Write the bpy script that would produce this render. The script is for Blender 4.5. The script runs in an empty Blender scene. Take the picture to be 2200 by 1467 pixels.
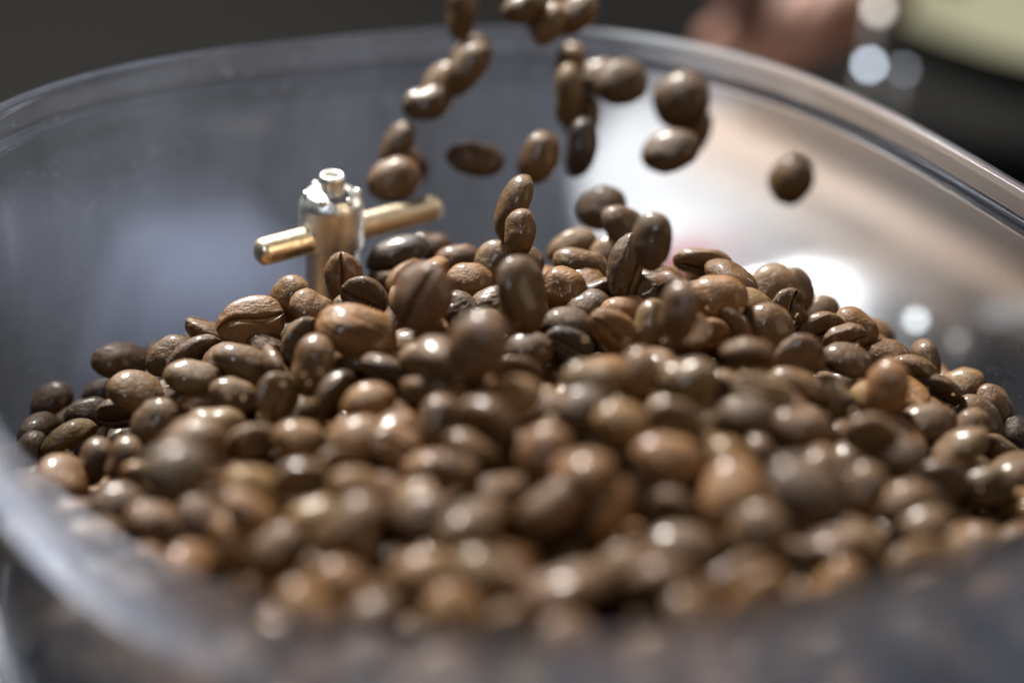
import bpy, bmesh, math, random
from mathutils import noise as mnoise
import numpy as np
from mathutils import Vector, Matrix, Quaternion
random.seed(11); RNG = np.random.default_rng(5)
sc = bpy.context.scene
C = sc.collection

# ------------------------------------------------------------------ camera
F = 3667.0                      # focal length in pixels of the 2200 px wide photograph
PITCH = math.radians(29); ROLL = math.radians(-4); CAMZ = 0.200
cam = bpy.data.cameras.new('camera'); camo = bpy.data.objects.new('camera', cam); C.objects.link(camo)
R0 = Vector((1, 0, 0)); U0 = Vector((0, math.sin(PITCH), math.cos(PITCH))); FW = Vector((0, math.cos(PITCH), -math.sin(PITCH)))
CR = R0*math.cos(ROLL) - U0*math.sin(ROLL); CU = R0*math.sin(ROLL) + U0*math.cos(ROLL)
camo.matrix_world = Matrix((( CR.x, CU.x, -FW.x, 0), (CR.y, CU.y, -FW.y, 0), (CR.z, CU.z, -FW.z, CAMZ), (0, 0, 0, 1)))
cam.lens = 60; cam.sensor_width = 36; cam.clip_start = 0.005; cam.clip_end = 20
cam.dof.use_dof = True; cam.dof.focus_distance = 0.2600; cam.dof.aperture_fstop = 4.1
cam.dof.aperture_blades = 9; cam.dof.aperture_rotation = 0.3
sc.camera = camo
CO = Vector((0, 0, CAMZ))
def ray(u, v):
    return FW + CR*((u-1100)/F) - CU*((v-733.5)/F)
def at(u, v, d): return CO + ray(u, v)*d
def atz(u, v, z):
    r = ray(u, v); return CO + r*((z-CAMZ)/r.z)
def pix(p):
    q = Vector(p) - CO; d = q.dot(FW)
    return 1100 + F*q.dot(CR)/d, 733.5 - F*q.dot(CU)/d, d

# ------------------------------------------------------------------ world and lights
w = bpy.data.worlds.new('World'); sc.world = w; w.use_nodes = True
w.node_tree.nodes['Background'].inputs[0].default_value = (0.62, 0.72, 0.92, 1)
w.node_tree.nodes['Background'].inputs[1].default_value = 0.03
sc.view_settings.view_transform = 'Standard'; sc.view_settings.look = 'None'; sc.view_settings.exposure = 0
def area(name, loc, target, size, power, col, size_y=None):
    l = bpy.data.lights.new(name, 'AREA'); l.energy = power; l.color = col; l.size = size
    if size_y: l.shape = 'RECTANGLE'; l.size_y = size_y
    o = bpy.data.objects.new(name, l); C.objects.link(o); o.location = loc
    o.rotation_euler = (Vector(target)-Vector(loc)).to_track_quat('-Z', 'Y').to_euler(); return o
PILE = (0, .21, .08)
area('window_light', (-0.28, 0.72, 0.62), PILE, 0.11, 29, (1.0, 0.965, 0.91), .16)
area('side_window_light', (0.62, 0.62, 0.42), PILE, 0.12, 1.3, (1.0, 0.93, 0.85), .3)
area('front_window_light', (-0.25, -0.30, 0.62), PILE, 0.06, 1.2, (0.80, 0.88, 1.0), .16)
area('warm_room_light', (0.42, -0.06, 0.42), PILE, 0.26, 1.15, (1.0, 0.76, 0.50), .34)
sc.cycles.use_denoising = True
sc.cycles.max_bounces = 12; sc.cycles.transparent_max_bounces = 24; sc.cycles.caustics_refractive = False; sc.cycles.caustics_reflective = False
sc.cycles.sample_clamp_indirect = 4

# ------------------------------------------------------------------ materials
def newmat(name):
    m = bpy.data.materials.new(name); m.use_nodes = True; return m, m.node_tree.nodes, m.node_tree.links, m.node_tree.nodes['Principled BSDF']
def simple(name, col, rough=.5, metal=0, noise=0, scale=40, coat=0, bump=0, bscale=200, spec=.5):
    m, N, L, P = newmat(name)
    P.inputs['Base Color'].default_value = (*col, 1); P.inputs['Roughness'].default_value = rough; P.inputs['Metallic'].default_value = metal
    P.inputs['Coat Weight'].default_value = coat; P.inputs['Specular IOR Level'].default_value = spec
    tc = N.new('ShaderNodeTexCoord')
    if noise:
        n = N.new('ShaderNodeTexNoise'); n.inputs['Scale'].default_value = scale; n.inputs['Detail'].default_value = 4
        L.new(tc.outputs['Object'], n.inputs['Vector'])
        r = N.new('ShaderNodeMapRange'); r.inputs[3].default_value = 1-noise; r.inputs[4].default_value = 1+noise; L.new(n.outputs[0], r.inputs[0])
        mx = N.new('ShaderNodeVectorMath'); mx.operation = 'SCALE'; mx.inputs[0].default_value = col; L.new(r.outputs[0], mx.inputs['Scale']); L.new(mx.outputs[0], P.inputs['Base Color'])
    if bump:
        n2 = N.new('ShaderNodeTexNoise'); n2.inputs['Scale'].default_value = bscale; L.new(tc.outputs['Object'], n2.inputs['Vector'])
        b = N.new('ShaderNodeBump'); b.inputs['Strength'].default_value = bump; b.inputs['Distance'].default_value = .0005; L.new(n2.outputs[0], b.inputs['Height']); L.new(b.outputs[0], P.inputs['Normal'])
    return m

def bean_material(name, use_attr):
    m, N, L, P = newmat(name)
    if use_attr:
        a = N.new('ShaderNodeAttribute'); a.attribute_name = 'roast'; base = a.outputs['Color']
    else:
        a = N.new('ShaderNodeObjectInfo'); base = a.outputs['Color']
    tc = N.new('ShaderNodeTexCoord')
    # mottling of the roast
    n = N.new('ShaderNodeTexNoise'); n.inputs['Scale'].default_value = 520; n.inputs['Detail'].default_value = 6; n.inputs['Roughness'].default_value = .65
    L.new(tc.outputs['Object'], n.inputs['Vector'])
    r = N.new('ShaderNodeMapRange'); r.inputs[1].default_value = .3; r.inputs[2].default_value = .7; r.inputs[3].default_value = .74; r.inputs[4].default_value = 1.28; L.new(n.outputs[0], r.inputs[0])
    s = N.new('ShaderNodeVectorMath'); s.operation = 'SCALE'; L.new(base, s.inputs[0]); L.new(r.outputs[0], s.inputs['Scale'])
    # pale dry specks
    n3 = N.new('ShaderNodeTexNoise'); n3.inputs['Scale'].default_value = 1500; n3.inputs['Detail'].default_value = 3; L.new(tc.outputs['Object'], n3.inputs['Vector'])
    r3 = N.new('ShaderNodeMapRange'); r3.inputs[1].default_value = .6; r3.inputs[2].default_value = .74; r3.inputs[3].default_value = 0; r3.inputs[4].default_value = .35; L.new(n3.outputs[0], r3.inputs[0])
    mx = N.new('ShaderNodeMix'); mx.data_type = 'RGBA'; L.new(r3.outputs[0], mx.inputs[0]); L.new(s.outputs[0], mx.inputs[6]); mx.inputs[7].default_value = (.19, .115, .065, 1)
    L.new(mx.outputs[2], P.inputs['Base Color'])
    # long shallow wrinkles and pores
    mp = N.new('ShaderNodeMapping'); mp.inputs['Scale'].default_value = (.7, 1, 1); L.new(tc.outputs['Object'], mp.inputs[0])
    n2 = N.new('ShaderNodeTexNoise'); n2.inputs['Scale'].default_value = 1300; n2.inputs['Detail'].default_value = 8; n2.inputs['Roughness'].default_value = .6; n2.inputs['Distortion'].default_value = .8; L.new(mp.outputs[0], n2.inputs['Vector'])
    b = N.new('ShaderNodeBump'); b.inputs['Strength'].default_value = .8; b.inputs['Distance'].default_value = .00035; L.new(n2.outputs[0], b.inputs['Height'])
    L.new(b.outputs[0], P.inputs['Normal'])
    rr = N.new('ShaderNodeMapRange'); rr.inputs[3].default_value = .38; rr.inputs[4].default_value = .66; L.new(n.outputs[0], rr.inputs[0]); L.new(rr.outputs[0], P.inputs['Roughness'])
    P.inputs['Specular IOR Level'].default_value = .28
    P.inputs['Coat Weight'].default_value = .22; P.inputs['Coat Roughness'].default_value = .13
    return m
MB = bean_material('roasted_bean', False); MBA = bean_material('roasted_beans_mass', True)
MSKIN = simple('silverskin', (.26, .155, .065), .6, noise=.35, scale=900, bump=.6, bscale=2500)

def acrylic(name, haze, haze_col, gloss_rough, tint=(.93, .95, .97)):
    """clear scratched plastic: it lets the view through, mirrors at grazing angles and scatters a little light in its scuffs"""
    m, N, L, P = newmat(name); N.remove(P); out = N['Material Output']
    tr = N.new('ShaderNodeBsdfTransparent'); tr.inputs[0].default_value = (*tint, 1)
    df = N.new('ShaderNodeBsdfDiffuse'); df.inputs[0].default_value = (*haze_col, 1)
    tl = N.new('ShaderNodeBsdfTranslucent'); tl.inputs[0].default_value = (*haze_col, 1)
    rf = N.new('ShaderNodeBsdfRefraction'); rf.inputs['IOR'].default_value = 1.15; rf.inputs['Roughness'].default_value = .32; rf.inputs[0].default_value = (*tint, 1)
    m0 = N.new('ShaderNodeMixShader'); m0.inputs[0].default_value = .38; L.new(tr.outputs[0], m0.inputs[1]); L.new(rf.outputs[0], m0.inputs[2]); tr = m0
    m1 = N.new('ShaderNodeMixShader'); m1.inputs[0].default_value = .5; L.new(df.outputs[0], m1.inputs[1]); L.new(tl.outputs[0], m1.inputs[2])
    tc = N.new('ShaderNodeTexCoord')
    mp = N.new('ShaderNodeMapping'); mp.inputs['Scale'].default_value = (1, 1, .25); L.new(tc.outputs['Object'], mp.inputs[0])
    n = N.new('ShaderNodeTexNoise'); n.inputs['Scale'].default_value = 55; n.inputs['Detail'].default_value = 7; n.inputs['Roughness'].default_value = .7; L.new(mp.outputs[0], n.inputs['Vector'])
    r = N.new('ShaderNodeMapRange'); r.inputs[1].default_value = .3; r.inputs[2].default_value = .75; r.inputs[3].default_value = haze*.5; r.inputs[4].default_value = haze*1.7; L.new(n.outputs[0], r.inputs[0])
    n5 = N.new('ShaderNodeTexNoise'); n5.inputs['Scale'].default_value = 1700; n5.inputs['Detail'].default_value = 2; L.new(tc.outputs['Object'], n5.inputs['Vector'])
    r5 = N.new('ShaderNodeMapRange'); r5.inputs[1].default_value = .66; r5.inputs[2].default_value = .74; r5.inputs[3].default_value = 0; r5.inputs[4].default_value = .30; L.new(n5.outputs[0], r5.inputs[0])
    ad = N.new('ShaderNodeMath'); ad.operation = 'ADD'; ad.use_clamp = True; L.new(r.outputs[0], ad.inputs[0]); L.new(r5.outputs[0], ad.inputs[1]); r = ad
    m2 = N.new('ShaderNodeMixShader'); L.new(r.outputs[0], m2.inputs[0]); L.new(tr.outputs[0], m2.inputs[1]); L.new(m1.outputs[0], m2.inputs[2])
    gl = N.new('ShaderNodeBsdfGlossy'); gl.inputs['Roughness'].default_value = gloss_rough; gl.inputs[0].default_value = (.22, .235, .28, 1)
    fr = N.new('ShaderNodeFresnel'); ge = N.new('ShaderNodeNewGeometry')
    io = N.new('ShaderNodeMapRange'); io.inputs[3].default_value = 1.49; io.inputs[4].default_value = 1/1.49; L.new(ge.outputs['Backfacing'], io.inputs[0]); L.new(io.outputs[0], fr.inputs[0])
    n4 = N.new('ShaderNodeTexNoise'); n4.inputs['Scale'].default_value = 900; n4.inputs['Detail'].default_value = 3; L.new(mp.outputs[0], n4.inputs['Vector'])
    b = N.new('ShaderNodeBump'); b.inputs['Strength'].default_value = .12; b.inputs['Distance'].default_value = .0002; L.new(n4.outputs[0], b.inputs['Height']); L.new(b.outputs[0], gl.inputs['Normal'])
    m3 = N.new('ShaderNodeMixShader'); L.new(fr.outputs[0], m3.inputs[0]); L.new(m2.outputs[0], m3.inputs[1]); L.new(gl.outputs[0], m3.inputs[2])
    L.new(m3.outputs[0], out.inputs[0]); return m
M_WALL = acrylic('scuffed_clear_plastic', .056, (.46, .52, .68), .12)
M_LIP = acrylic('clear_plastic_lip', .038, (.58, .63, .80), .16)

# ------------------------------------------------------------------ object helpers
def mesh_obj(name, me, parent=None, mat=None):
    o = bpy.data.objects.new(name, me); C.objects.link(o)
    if mat and not me.materials: me.materials.append(mat)
    if parent: o.parent = parent
    return o
def from_bm(name, bm, mat, parent=None, smooth=True):
    me = bpy.data.meshes.new(name); bmesh.ops.recalc_face_normals(bm, faces=bm.faces); bm.to_mesh(me); bm.free()
    if smooth:
        for p in me.polygons: p.use_smooth = True
    return mesh_obj(name, me, parent, mat)
def tag(o, label=None, cat=None, group=None, kind=None):
    if label: o['label'] = label
    if cat: o['category'] = cat
    if group: o['group'] = group
    if kind: o['kind'] = kind
    return o
def empty(name, loc):
    o = bpy.data.objects.new(name, None); C.objects.link(o); o.location = loc; o.empty_display_size = .01; return o
def support(profile, closed, e=.00025):
    # extra rows close to every corner keep the smooth shading flat on the long faces
    out = []; n = len(profile)
    for i in range(n if closed else n-1):
        a = Vector(profile[i]); b = Vector(profile[(i+1) % n]); ln = (b-a).length; out.append(tuple(a))
        if ln > 4*e:
            d = (b-a)/ln*e; out += [tuple(a+d), tuple(b-d)]
    if not closed: out.append(profile[-1])
    return out
def lathe(profile, seg=128, center=(0, 0), closed=True, shape=None):
    profile = support(profile, closed)
    bm = bmesh.new(); rings = []
    for r, z in profile:
        ring = []
        for k in range(seg):
            a = 2*math.pi*k/seg; f = shape(a) if shape else 1
            ring.append(bm.verts.new((center[0]+r*f*math.cos(a), center[1]+r*f*math.sin(a), z)))
        rings.append(ring)
    n = len(rings)
    for i in range(n if closed else n-1):
        a, b = rings[i], rings[(i+1) % n]
        for k in range(seg): bm.faces.new((a[k], a[(k+1) % seg], b[(k+1) % seg], b[k]))
    return bm
def rounded_box(bm, cx, cy, z0, sx, sy, sz, rot=0, bev=.003, seg=3):
    r = bmesh.ops.create_cube(bm, size=1); vs = r['verts']
    for v in vs:
        x, y, z = v.co.x*sx, v.co.y*sy, (v.co.z+.5)*sz
        v.co = (cx+x*math.cos(rot)-y*math.sin(rot), cy+x*math.sin(rot)+y*math.cos(rot), z0+z)
    es = list({e for v in vs for e in v.link_edges})
    bmesh.ops.bevel(bm, geom=es, offset=bev, segments=seg, affect='EDGES', profile=.5)
def tube(bm, p0, p1, r, seg=24, rows=None, caps=True):
    """a rod from p0 to p1; rows = list of (fraction, radius)"""
    p0 = Vector(p0); p1 = Vector(p1); ax = (p1-p0); q = ax.to_track_quat('Z', 'Y')
    rows = rows or [(0, r), (1, r)]; rings = []
    for t, rr in rows:
        c = p0+ax*t
        rings.append([bm.verts.new(c+q@Vector((rr*math.cos(2*math.pi*k/seg), rr*math.sin(2*math.pi*k/seg), 0))) for k in range(seg)])
    for a, b in zip(rings, rings[1:]):
        for k in range(seg): bm.faces.new((a[k], a[(k+1) % seg], b[(k+1) % seg], b[k]))
    if caps:
        bm.faces.new(rings[0][::-1]); bm.faces.new(rings[-1])

# ------------------------------------------------------------------ the counter and the dim room behind
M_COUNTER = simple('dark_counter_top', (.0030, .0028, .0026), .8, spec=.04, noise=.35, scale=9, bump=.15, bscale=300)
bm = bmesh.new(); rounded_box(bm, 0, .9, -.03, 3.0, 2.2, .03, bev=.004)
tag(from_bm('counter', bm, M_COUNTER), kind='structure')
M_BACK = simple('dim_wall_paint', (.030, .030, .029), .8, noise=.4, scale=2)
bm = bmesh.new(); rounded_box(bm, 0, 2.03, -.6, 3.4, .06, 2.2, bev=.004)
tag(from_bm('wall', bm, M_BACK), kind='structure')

# ------------------------------------------------------------------ the hopper
HX, HY, HR = .0020, .2106, .0823
HA, HB, HN, HP = .0801, .0844, 2.75, math.radians(28.4)      # rounded square outline of the rim, turned a little
def outline(a):
    a -= HP
    return (abs(math.cos(a)/HA)**HN+abs(math.sin(a)/HB)**HN)**(-1/HN)/HR
TOP = .100; LIPB = .0935
def wr(z): return HR-.0032+(z-LIPB)*.09           # inner radius of the wall
hop = empty('grinder_hopper', (HX, HY, .036))
tag(hop, 'clear round plastic hopper heaped with roasted coffee beans', 'hopper')
hop_inv = Matrix.Translation((-HX, -HY, -.036))
def hop_part(name, bm, mat):
    bm.transform(hop_inv); return from_bm(name, bm, mat, hop)
hop_part('wall', lathe([(wr(.038), .038), (wr(LIPB), LIPB), (wr(LIPB)+.0026, LIPB-.0004), (wr(.038)+.0026, .038)], 192, (HX, HY), True, outline), M_WALL)
lp = [(HR-.0032, LIPB+.0003), (HR-.0030, TOP-.0012), (HR-.0024, TOP-.0003), (HR-.0014, TOP), (HR-.0004, TOP-.0002), (HR+.0002, TOP-.001), (HR+.0004, LIPB+.0008), (HR, LIPB+.0003)]
hop_part('rim', lathe(lp, 192, (HX, HY), True, outline), M_LIP)
M_DARKP = simple('dark_base_plastic', (.02, .02, .022), .4, noise=.2, scale=60)
hop_part('floor', lathe([(.0001, .036), (wr(.037)-.0008, .036), (wr(.037)-.0008, .0378), (.0001, .0378)], 96, (HX, HY), True, outline), M_DARKP)
body = empty('coffee_grinder', (HX, HY, 0))
tag(body, 'black round coffee grinder body under the clear bean hopper', 'grinder')
b = lathe([(.0001, .0), (.088, .0), (.092, .004), (.092, .028), (.086, .0345), (.0001, .0355)], 96); from_bm('housing', b, M_DARKP, body)
b = lathe([(.0925, .010), (.0945, .011), (.0945, .0135), (.0925, .0145)], 96); from_bm('trim_ring', b, simple('ring_steel', (.5, .5, .5), .3, 1), body)

# ------------------------------------------------------------------ the steel post with its cross pin
M_STEEL = simple('brushed_steel', (.78, .77, .73), .40, 1, noise=.12, scale=300, bump=.25, bscale=900)
M_BRASS = simple('warm_polished_pin', (.90, .76, .56), .36, 1, noise=.1, scale=200, bump=.2, bscale=900)
PX, PY = -.0305, .2505
post = empty('hopper_post', (PX, PY, .0378)); tag(post, 'steel post with a cross pin standing up out of the heaped beans', 'steel post')
def prel(bm): bm.transform(Matrix.Translation((-PX, -PY, -.0378))); return bm
pb = lathe([(.00005, .0378), (.0045, .0378), (.0045, .0765), (.0052, .0772), (.0052, .0842), (.0049, .0850), (.0042, .0860), (.0032, .0866), (.0023, .0868), (.00005, .0868)], 48, (PX, PY), False)
from_bm('shaft', prel(pb), M_STEEL, post)
tb = lathe([(.00115, .0868), (.0021, .0868), (.0021, .0888), (.0018, .0893), (.00135, .0893), (.00115, .0888)], 32, (PX, PY))
tipo = from_bm('hollow_tip', prel(tb), M_STEEL, post)
for k in range(6):
    a = k*math.pi/3+.3; b = bmesh.new(); bmesh.ops.create_uvsphere(b, u_segments=12, v_segments=8, radius=.0007)
    b.transform(Matrix.Translation((PX+.0041*math.cos(a), PY+.0041*math.sin(a), .0859))); from_bm('crown_lug', prel(b), M_STEEL, post)
L0 = Vector((-.0413, .2413, .0790)); L1 = Vector((-.0139, .2640, .0790)); L0.z = L1.z = .0788
b = bmesh.new(); rw_ = .0022
tube(b, L0, L1, rw_, 32, [(0, .0008), (.008, .0015), (.025, .0021), (.05, rw_), (.95, rw_), (.975, .0020), (.995, .0013), (1, .0007)])
from_bm('cross_pin', prel(b), M_BRASS, post)

# ------------------------------------------------------------------ the beans
def groove_s(t, amp): return amp*math.sin(t*2.6)
def bean_mesh(name, seed, nt=30, nb=16, L=.010, W=.0072, Tb=.0032, Tf=.0013, cut=.0011, amp=.10, wrinkle=0.0, pea=False, cutw=.085, notch=0, hollow=0):
    rnd = random.Random(seed)
    if nt > 20: qs = [-.98, -.9, -.78, -.62, -.46, -.32, -.22, -.15, -.10, -.06, -.03, 0, .03, .06, .10, .15, .22, .32, .46, .62, .78, .9, .98]
    else: qs = [-.9, -.5, -.15, 0, .15, .5, .9]
    ph = [rnd.uniform(0, 6.28) for _ in range(8)]
    verts = []; rows = []
    for i in range(nt):
        th = .10+(math.pi-.20)*i/(nt-1); t = -math.cos(th)
        w_ = (1-abs(t)**2.25)**.5
        egg = 1+.10*t*math.sin(ph[0])
        W2 = W/2*w_*egg; x = t*L/2; bend = .00025*math.sin(ph[1])*(1-t*t)
        row = []
        for j in range(nb+1):                                   # dome, from +y over the back to -y
            a = math.pi*j/nb; y = math.cos(a)*W2; z = max(0, math.sin(a))**.92*Tb*w_**.95
            d = wrinkle*(.5*math.sin(9*a+ph[2]+2*t)+.5*math.sin(21*a+ph[3]-3*t)+.3*math.sin(31*a+ph[4]+t*7))*math.sin(a)*w_
            d += .00013*math.sin(2.2*t+2*a+ph[5])*w_
            h = hollow*math.exp(-((t/.4)**2+((a-1.6)/.5)**2))
            row.append((x, y*(1+d/W*2)+bend, z+d-h))
        for q in qs:
            s = groove_s(t, amp)*(1-q*q); y = (q*.985+s*.9)*W2
            z = -Tf*w_**.8*(1-abs(q)**2.6)**.6
            fade = (1-abs(t)**8)
            g = cut*math.exp(-(q/cutw)**2)*fade
            lip = .00022*math.exp(-((abs(q)-.24)/.14)**2)*fade
            if pea: z *= 1.5; g *= 1.2
            nz = notch*math.exp(-((t-.55)/.14)**2-((q-.5)/.35)**2)
            d = wrinkle*.6*math.sin(11*q+4*t+ph[6])*w_ + .00008*math.sin(6*t+5*q+ph[7])
            row.append((x, y+bend, z+g-lip+d+nz))
        rows.append(row)
    faces = []; m = len(rows[0])
    for row in rows: verts += row
    for i in range(nt-1):
        for j in range(m):
            a = i*m+j; b_ = i*m+(j+1) % m; faces.append((a, b_, b_+m, a+m))
    verts.append((-L/2, 0, .0002)); verts.append((L/2, 0, .0002)); e0, e1 = len(verts)-2, len(verts)-1
    for j in range(m):
        faces.append((e0, (j+1) % m, j)); faces.append((e1, (nt-1)*m+j, (nt-1)*m+(j+1) % m))
    sd = Vector((seed*3.1, seed*1.7, seed*.9)); out = []
    for p in verts:
        v = Vector(p); n1 = mnoise.noise(v*330+sd); n2 = mnoise.noise(Vector((v.x*500, v.y*1300, v.z*1300))+sd); n3 = mnoise.noise(Vector((v.x*1500, v.y*2600, v.z*2600))+sd)
        out.append(v+v.normalized()*(n1*.00030+n2*(.00006+wrinkle)+n3*.00003))
    me = bpy.data.meshes.new(name); me.from_pydata(out, [], faces); me.update()
    bm = bmesh.new(); bm.from_mesh(me); bmesh.ops.recalc_face_normals(bm, faces=bm.faces); bm.to_mesh(me); bm.free()
    for p in me.polygons: p.use_smooth = True
    return me
def skin_mesh(amp):
    v = []; f = []; n = 26; rnd = random.Random(3)
    for i in range(n):
        t = -.86+1.72*i/(n-1); w_ = (1-abs(t)**2.25)**.5; x = t*.005; y = (groove_s(t, amp)*.9)*.0036*w_
        hw = .00011*(1-t**4)+.00003+rnd.uniform(0, .00007); z0 = -.0013*w_**.8+.00062+rnd.uniform(-.00012, .00012)
        v += [(x, y-hw, z0-.00010), (x, y+rnd.uniform(-.00005, .00005), z0+.00006), (x, y+hw, z0-.00008), (x, y, z0+.0002)]
    for i in range(n-1):
        a = i*4
        for k in range(4): f.append((a+k, a+(k+1) % 4, a+4+(k+1) % 4, a+4+k))
    f += [(0, 1, 2, 3), (n*4-1, n*4-2, n*4-3, n*4-4)]
    me = bpy.data.meshes.new('silverskin'); me.from_pydata(v, [], f); me.update(); me.materials.append(MSKIN); return me
KINDS = {}
HI = dict(nt=42, nb=26)
KINDS['plain'] = [bean_mesh('bean_plain', 1, amp=.10, **HI), bean_mesh('bean_plain', 2, amp=-.13, Tb=.0034, **HI), bean_mesh('bean_plain', 3, amp=.20, Tb=.0030, cut=.0012, cutw=.075, **HI), bean_mesh('bean_plain', 4, amp=.05, cut=.0013, **HI),
                  bean_mesh('bean_plain', 11, amp=.10, Tb=.0029, W=.0068, **HI), bean_mesh('bean_plain', 12, amp=-.13, Tb=.0033, W=.0076, **HI)]
KINDS['wrinkled'] = [bean_mesh('bean_wrinkled', 5, amp=.16, wrinkle=.00009, nt=50, nb=36), bean_mesh('bean_wrinkled', 6, amp=-.12, wrinkle=.00007, cut=.0015, cutw=.13, nt=50, nb=36)]
KINDS['peaberry'] = [bean_mesh('bean_round', 7, L=.0088, W=.0078, Tb=.0036, Tf=.0022, pea=True, amp=.06, **HI), bean_mesh('bean_round', 8, L=.0088, W=.0078, Tb=.0038, Tf=.0020, hollow=.0009, amp=.06, **HI)]
KINDS['split'] = [bean_mesh('bean_split', 9, amp=.12, cut=.0022, cutw=.16, notch=.0014, wrinkle=.00005, **HI), bean_mesh('bean_split', 10, amp=-.20, cut=.0024, cutw=.12, notch=.0009, wrinkle=.00006, **HI)]
for k in KINDS:
    for me in KINDS[k]: me.materials.append(MB)
SKINS = {('plain', 0): skin_mesh(.10), ('plain', 1): skin_mesh(-.13), ('plain', 2): skin_mesh(.20), ('plain', 3): skin_mesh(.05), ('plain', 4): skin_mesh(.10), ('plain', 5): skin_mesh(-.13), ('wrinkled', 0): skin_mesh(.16), ('wrinkled', 1): skin_mesh(-.12), ('split', 0): skin_mesh(.12), ('split', 1): skin_mesh(-.20)}
LOW = [bean_mesh('low', s, nt=11, nb=7, cutw=.16) for s in (1, 2, 3)]

TONES = {'copper': (.138, .063, .0165), 'amber': (.116, .053, .014), 'golden': (.144, .075, .016), 'mid': (.090, .043, .0125), 'pinkish': (.089, .041, .0145), 'grey': (.078, .039, .013),
         'dark': (.061, .030, .0105), 'black': (.030, .016, .008), 'pale': (.128, .071, .026), 'olive': (.090, .047, .013)}
WORD = {'copper': 'copper brown', 'amber': 'amber brown', 'golden': 'golden brown', 'mid': 'mid brown', 'pinkish': 'reddish brown', 'grey': 'dull brown', 'dark': 'dark brown', 'black': 'nearly black', 'pale': 'pale tan brown', 'olive': 'olive brown'}
def surf(x, y):
    dx = x-.02; dy = y-.212
    return .088-(3.5 if dx < 0 else 6.2)*dx*dx-(2.5 if dy < 0 else 9.)*dy*dy
def hit(u, v, lift=0.0):
    r = ray(u, v)
    for i in range(400):
        d = .15+i*.0006; p = CO+r*d
        if p.z < surf(p.x, p.y)+lift: return d
    return None
BEANS = []
GRP = 'roasted coffee beans heaped in the hopper'
def put_bean(M, scale, tone, kind='plain', var=None, label=None, group=GRP, skin=False, jitter=.10, name='coffee_bean'):
    ks = KINDS[kind]; var = random.randrange(len(ks)) if var is None else var % len(ks)
    o = bpy.data.objects.new(name, ks[var]); C.objects.link(o)
    o.matrix_world = M @ Matrix.Diagonal((*scale, 1))
    c = TONES[tone]; j = 1+random.uniform(-jitter, jitter)
    o.color = (c[0]*j, c[1]*j*(1+random.uniform(-.04, .04)), c[2]*j*(1+random.uniform(-.08, .08)), 1)
    tag(o, label, 'coffee bean', group)
    if skin and (kind, var) in SKINS:
        s = bpy.data.objects.new('silverskin', SKINS[(kind, var)]); C.objects.link(s); s.parent = o
    BEANS.append(o); return o
HERO = []
def hero(u, v, maj, mnr, ang, t=0, tone='mid', kind='plain', nick='', d=None, yaw=0, var=None, lift=.0010, skin=None, group=GRP, name='coffee_bean'):
    """a bean seen at (u, v) of the photograph: apparent size in pixels there, tilt of its long axis, and the roll t about it (0 back, 180 flat side towards us)"""
    if d is None:
        h = hit(u, v, lift); d = h if h else .262
    r = ray(u, v); p = CO+r*d; vh = r.normalized()
    rr = (CR-vh*CR.dot(vh)).normalized(); uu = rr.cross(vh)
    if uu.dot(CU) < 0: uu = -uu
    a = math.radians(ang); X = rr*math.cos(a)+uu*math.sin(a)
    y_ = math.radians(yaw); X = (X*math.cos(y_)-vh*math.sin(y_)).normalized()
    Z = (-vh-X*(-vh).dot(X)).normalized()
    up = uu if math.cos(a) >= 0 else -uu
    Pp = X.cross(Z)
    if Pp.dot(uu) < 0: Pp = -Pp
    tt = math.radians(t); Z = (Z*math.cos(tt)+Pp*math.sin(tt)).normalized()
    Y = Z.cross(X)
    if group != 'beans falling into the hopper' and v > 740:
        kk = .95 if v < 850 else .86; maj *= kk; mnr *= kk-.03
    bl = .0088 if kind == 'peaberry' else .010
    bw = .0078 if kind == 'peaberry' else .0072
    Lm = maj/F*d/max(math.cos(y_), .5); fl = abs(math.cos(tt))
    th_ratio = .62
    Wm = mnr/F*d/math.sqrt(fl**2+(th_ratio*math.sin(tt))**2)
    Lm = min(max(Lm, .0075), .0128); Wm = min(max(Wm, .0056), Lm*.95, .0100)
    sx = Lm/bl; sy = Wm/bw; sz = min(max((sx+sy)/2*.94, .75), 1.2)
    M = Matrix(((X.x, Y.x, Z.x, p.x), (X.y, Y.y, Z.y, p.y), (X.z, Y.z, Z.z, p.z), (0, 0, 0, 1)))
    M = Matrix.Translation(p) @ Matrix((X, Y, Z)).transposed().to_4x4()
    if skin is None: skin = t > 95
    o = put_bean(M, (sx, sy, sz), tone, kind, var, None, group, skin, .08, name)
    HERO.append(dict(o=o, u=u, v=v, d=d, p=p, nick=nick, t=t, maj=maj, tone=tone, kind=kind)); return o
H = hero
# crest and left slope
H(538, 691, 150, 106, 16, 194, 'copper', 'plain', 'wide copper bean with S-shaped crease facing out, left of the post', var=2, d=.258)
H(625, 642, 80, 84, 70, 20, 'amber', 'plain', 'small rounded amber bean touching the left foot of the steel post', d=.264)
H(672, 665, 86, 84, -30, 30, 'amber', 'plain', 'amber brown bean directly below the foot of the steel post', d=.258)
H(739, 598, 112, 80, 96, 170, 'amber', 'peaberry', 'upright amber bean standing right against the steel post', d=.266)
H(780, 642, 104, 78, -32, 140, 'dark', 'plain', 'dark bean with its flat cut face tilted up, right of the post', d=.260)
H(768, 672, 110, 70, -30, 40, 'grey', 'plain', '', d=.263)
H(767, 715, 178, 116, -18, 30, 'copper', 'wrinkled', 'large copper bean with pale top lying under the dark flat-faced bean', d=.247)
H(655, 742, 128, 108, 72, 150, 'grey', 'split', 'open split bean with halves parted, below the copper bean', d=.252)
H(672, 785, 150, 104, 76, 25, 'mid', 'plain', 'tall upright mid brown bean with two highlights under the split bean', d=.243)
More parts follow.
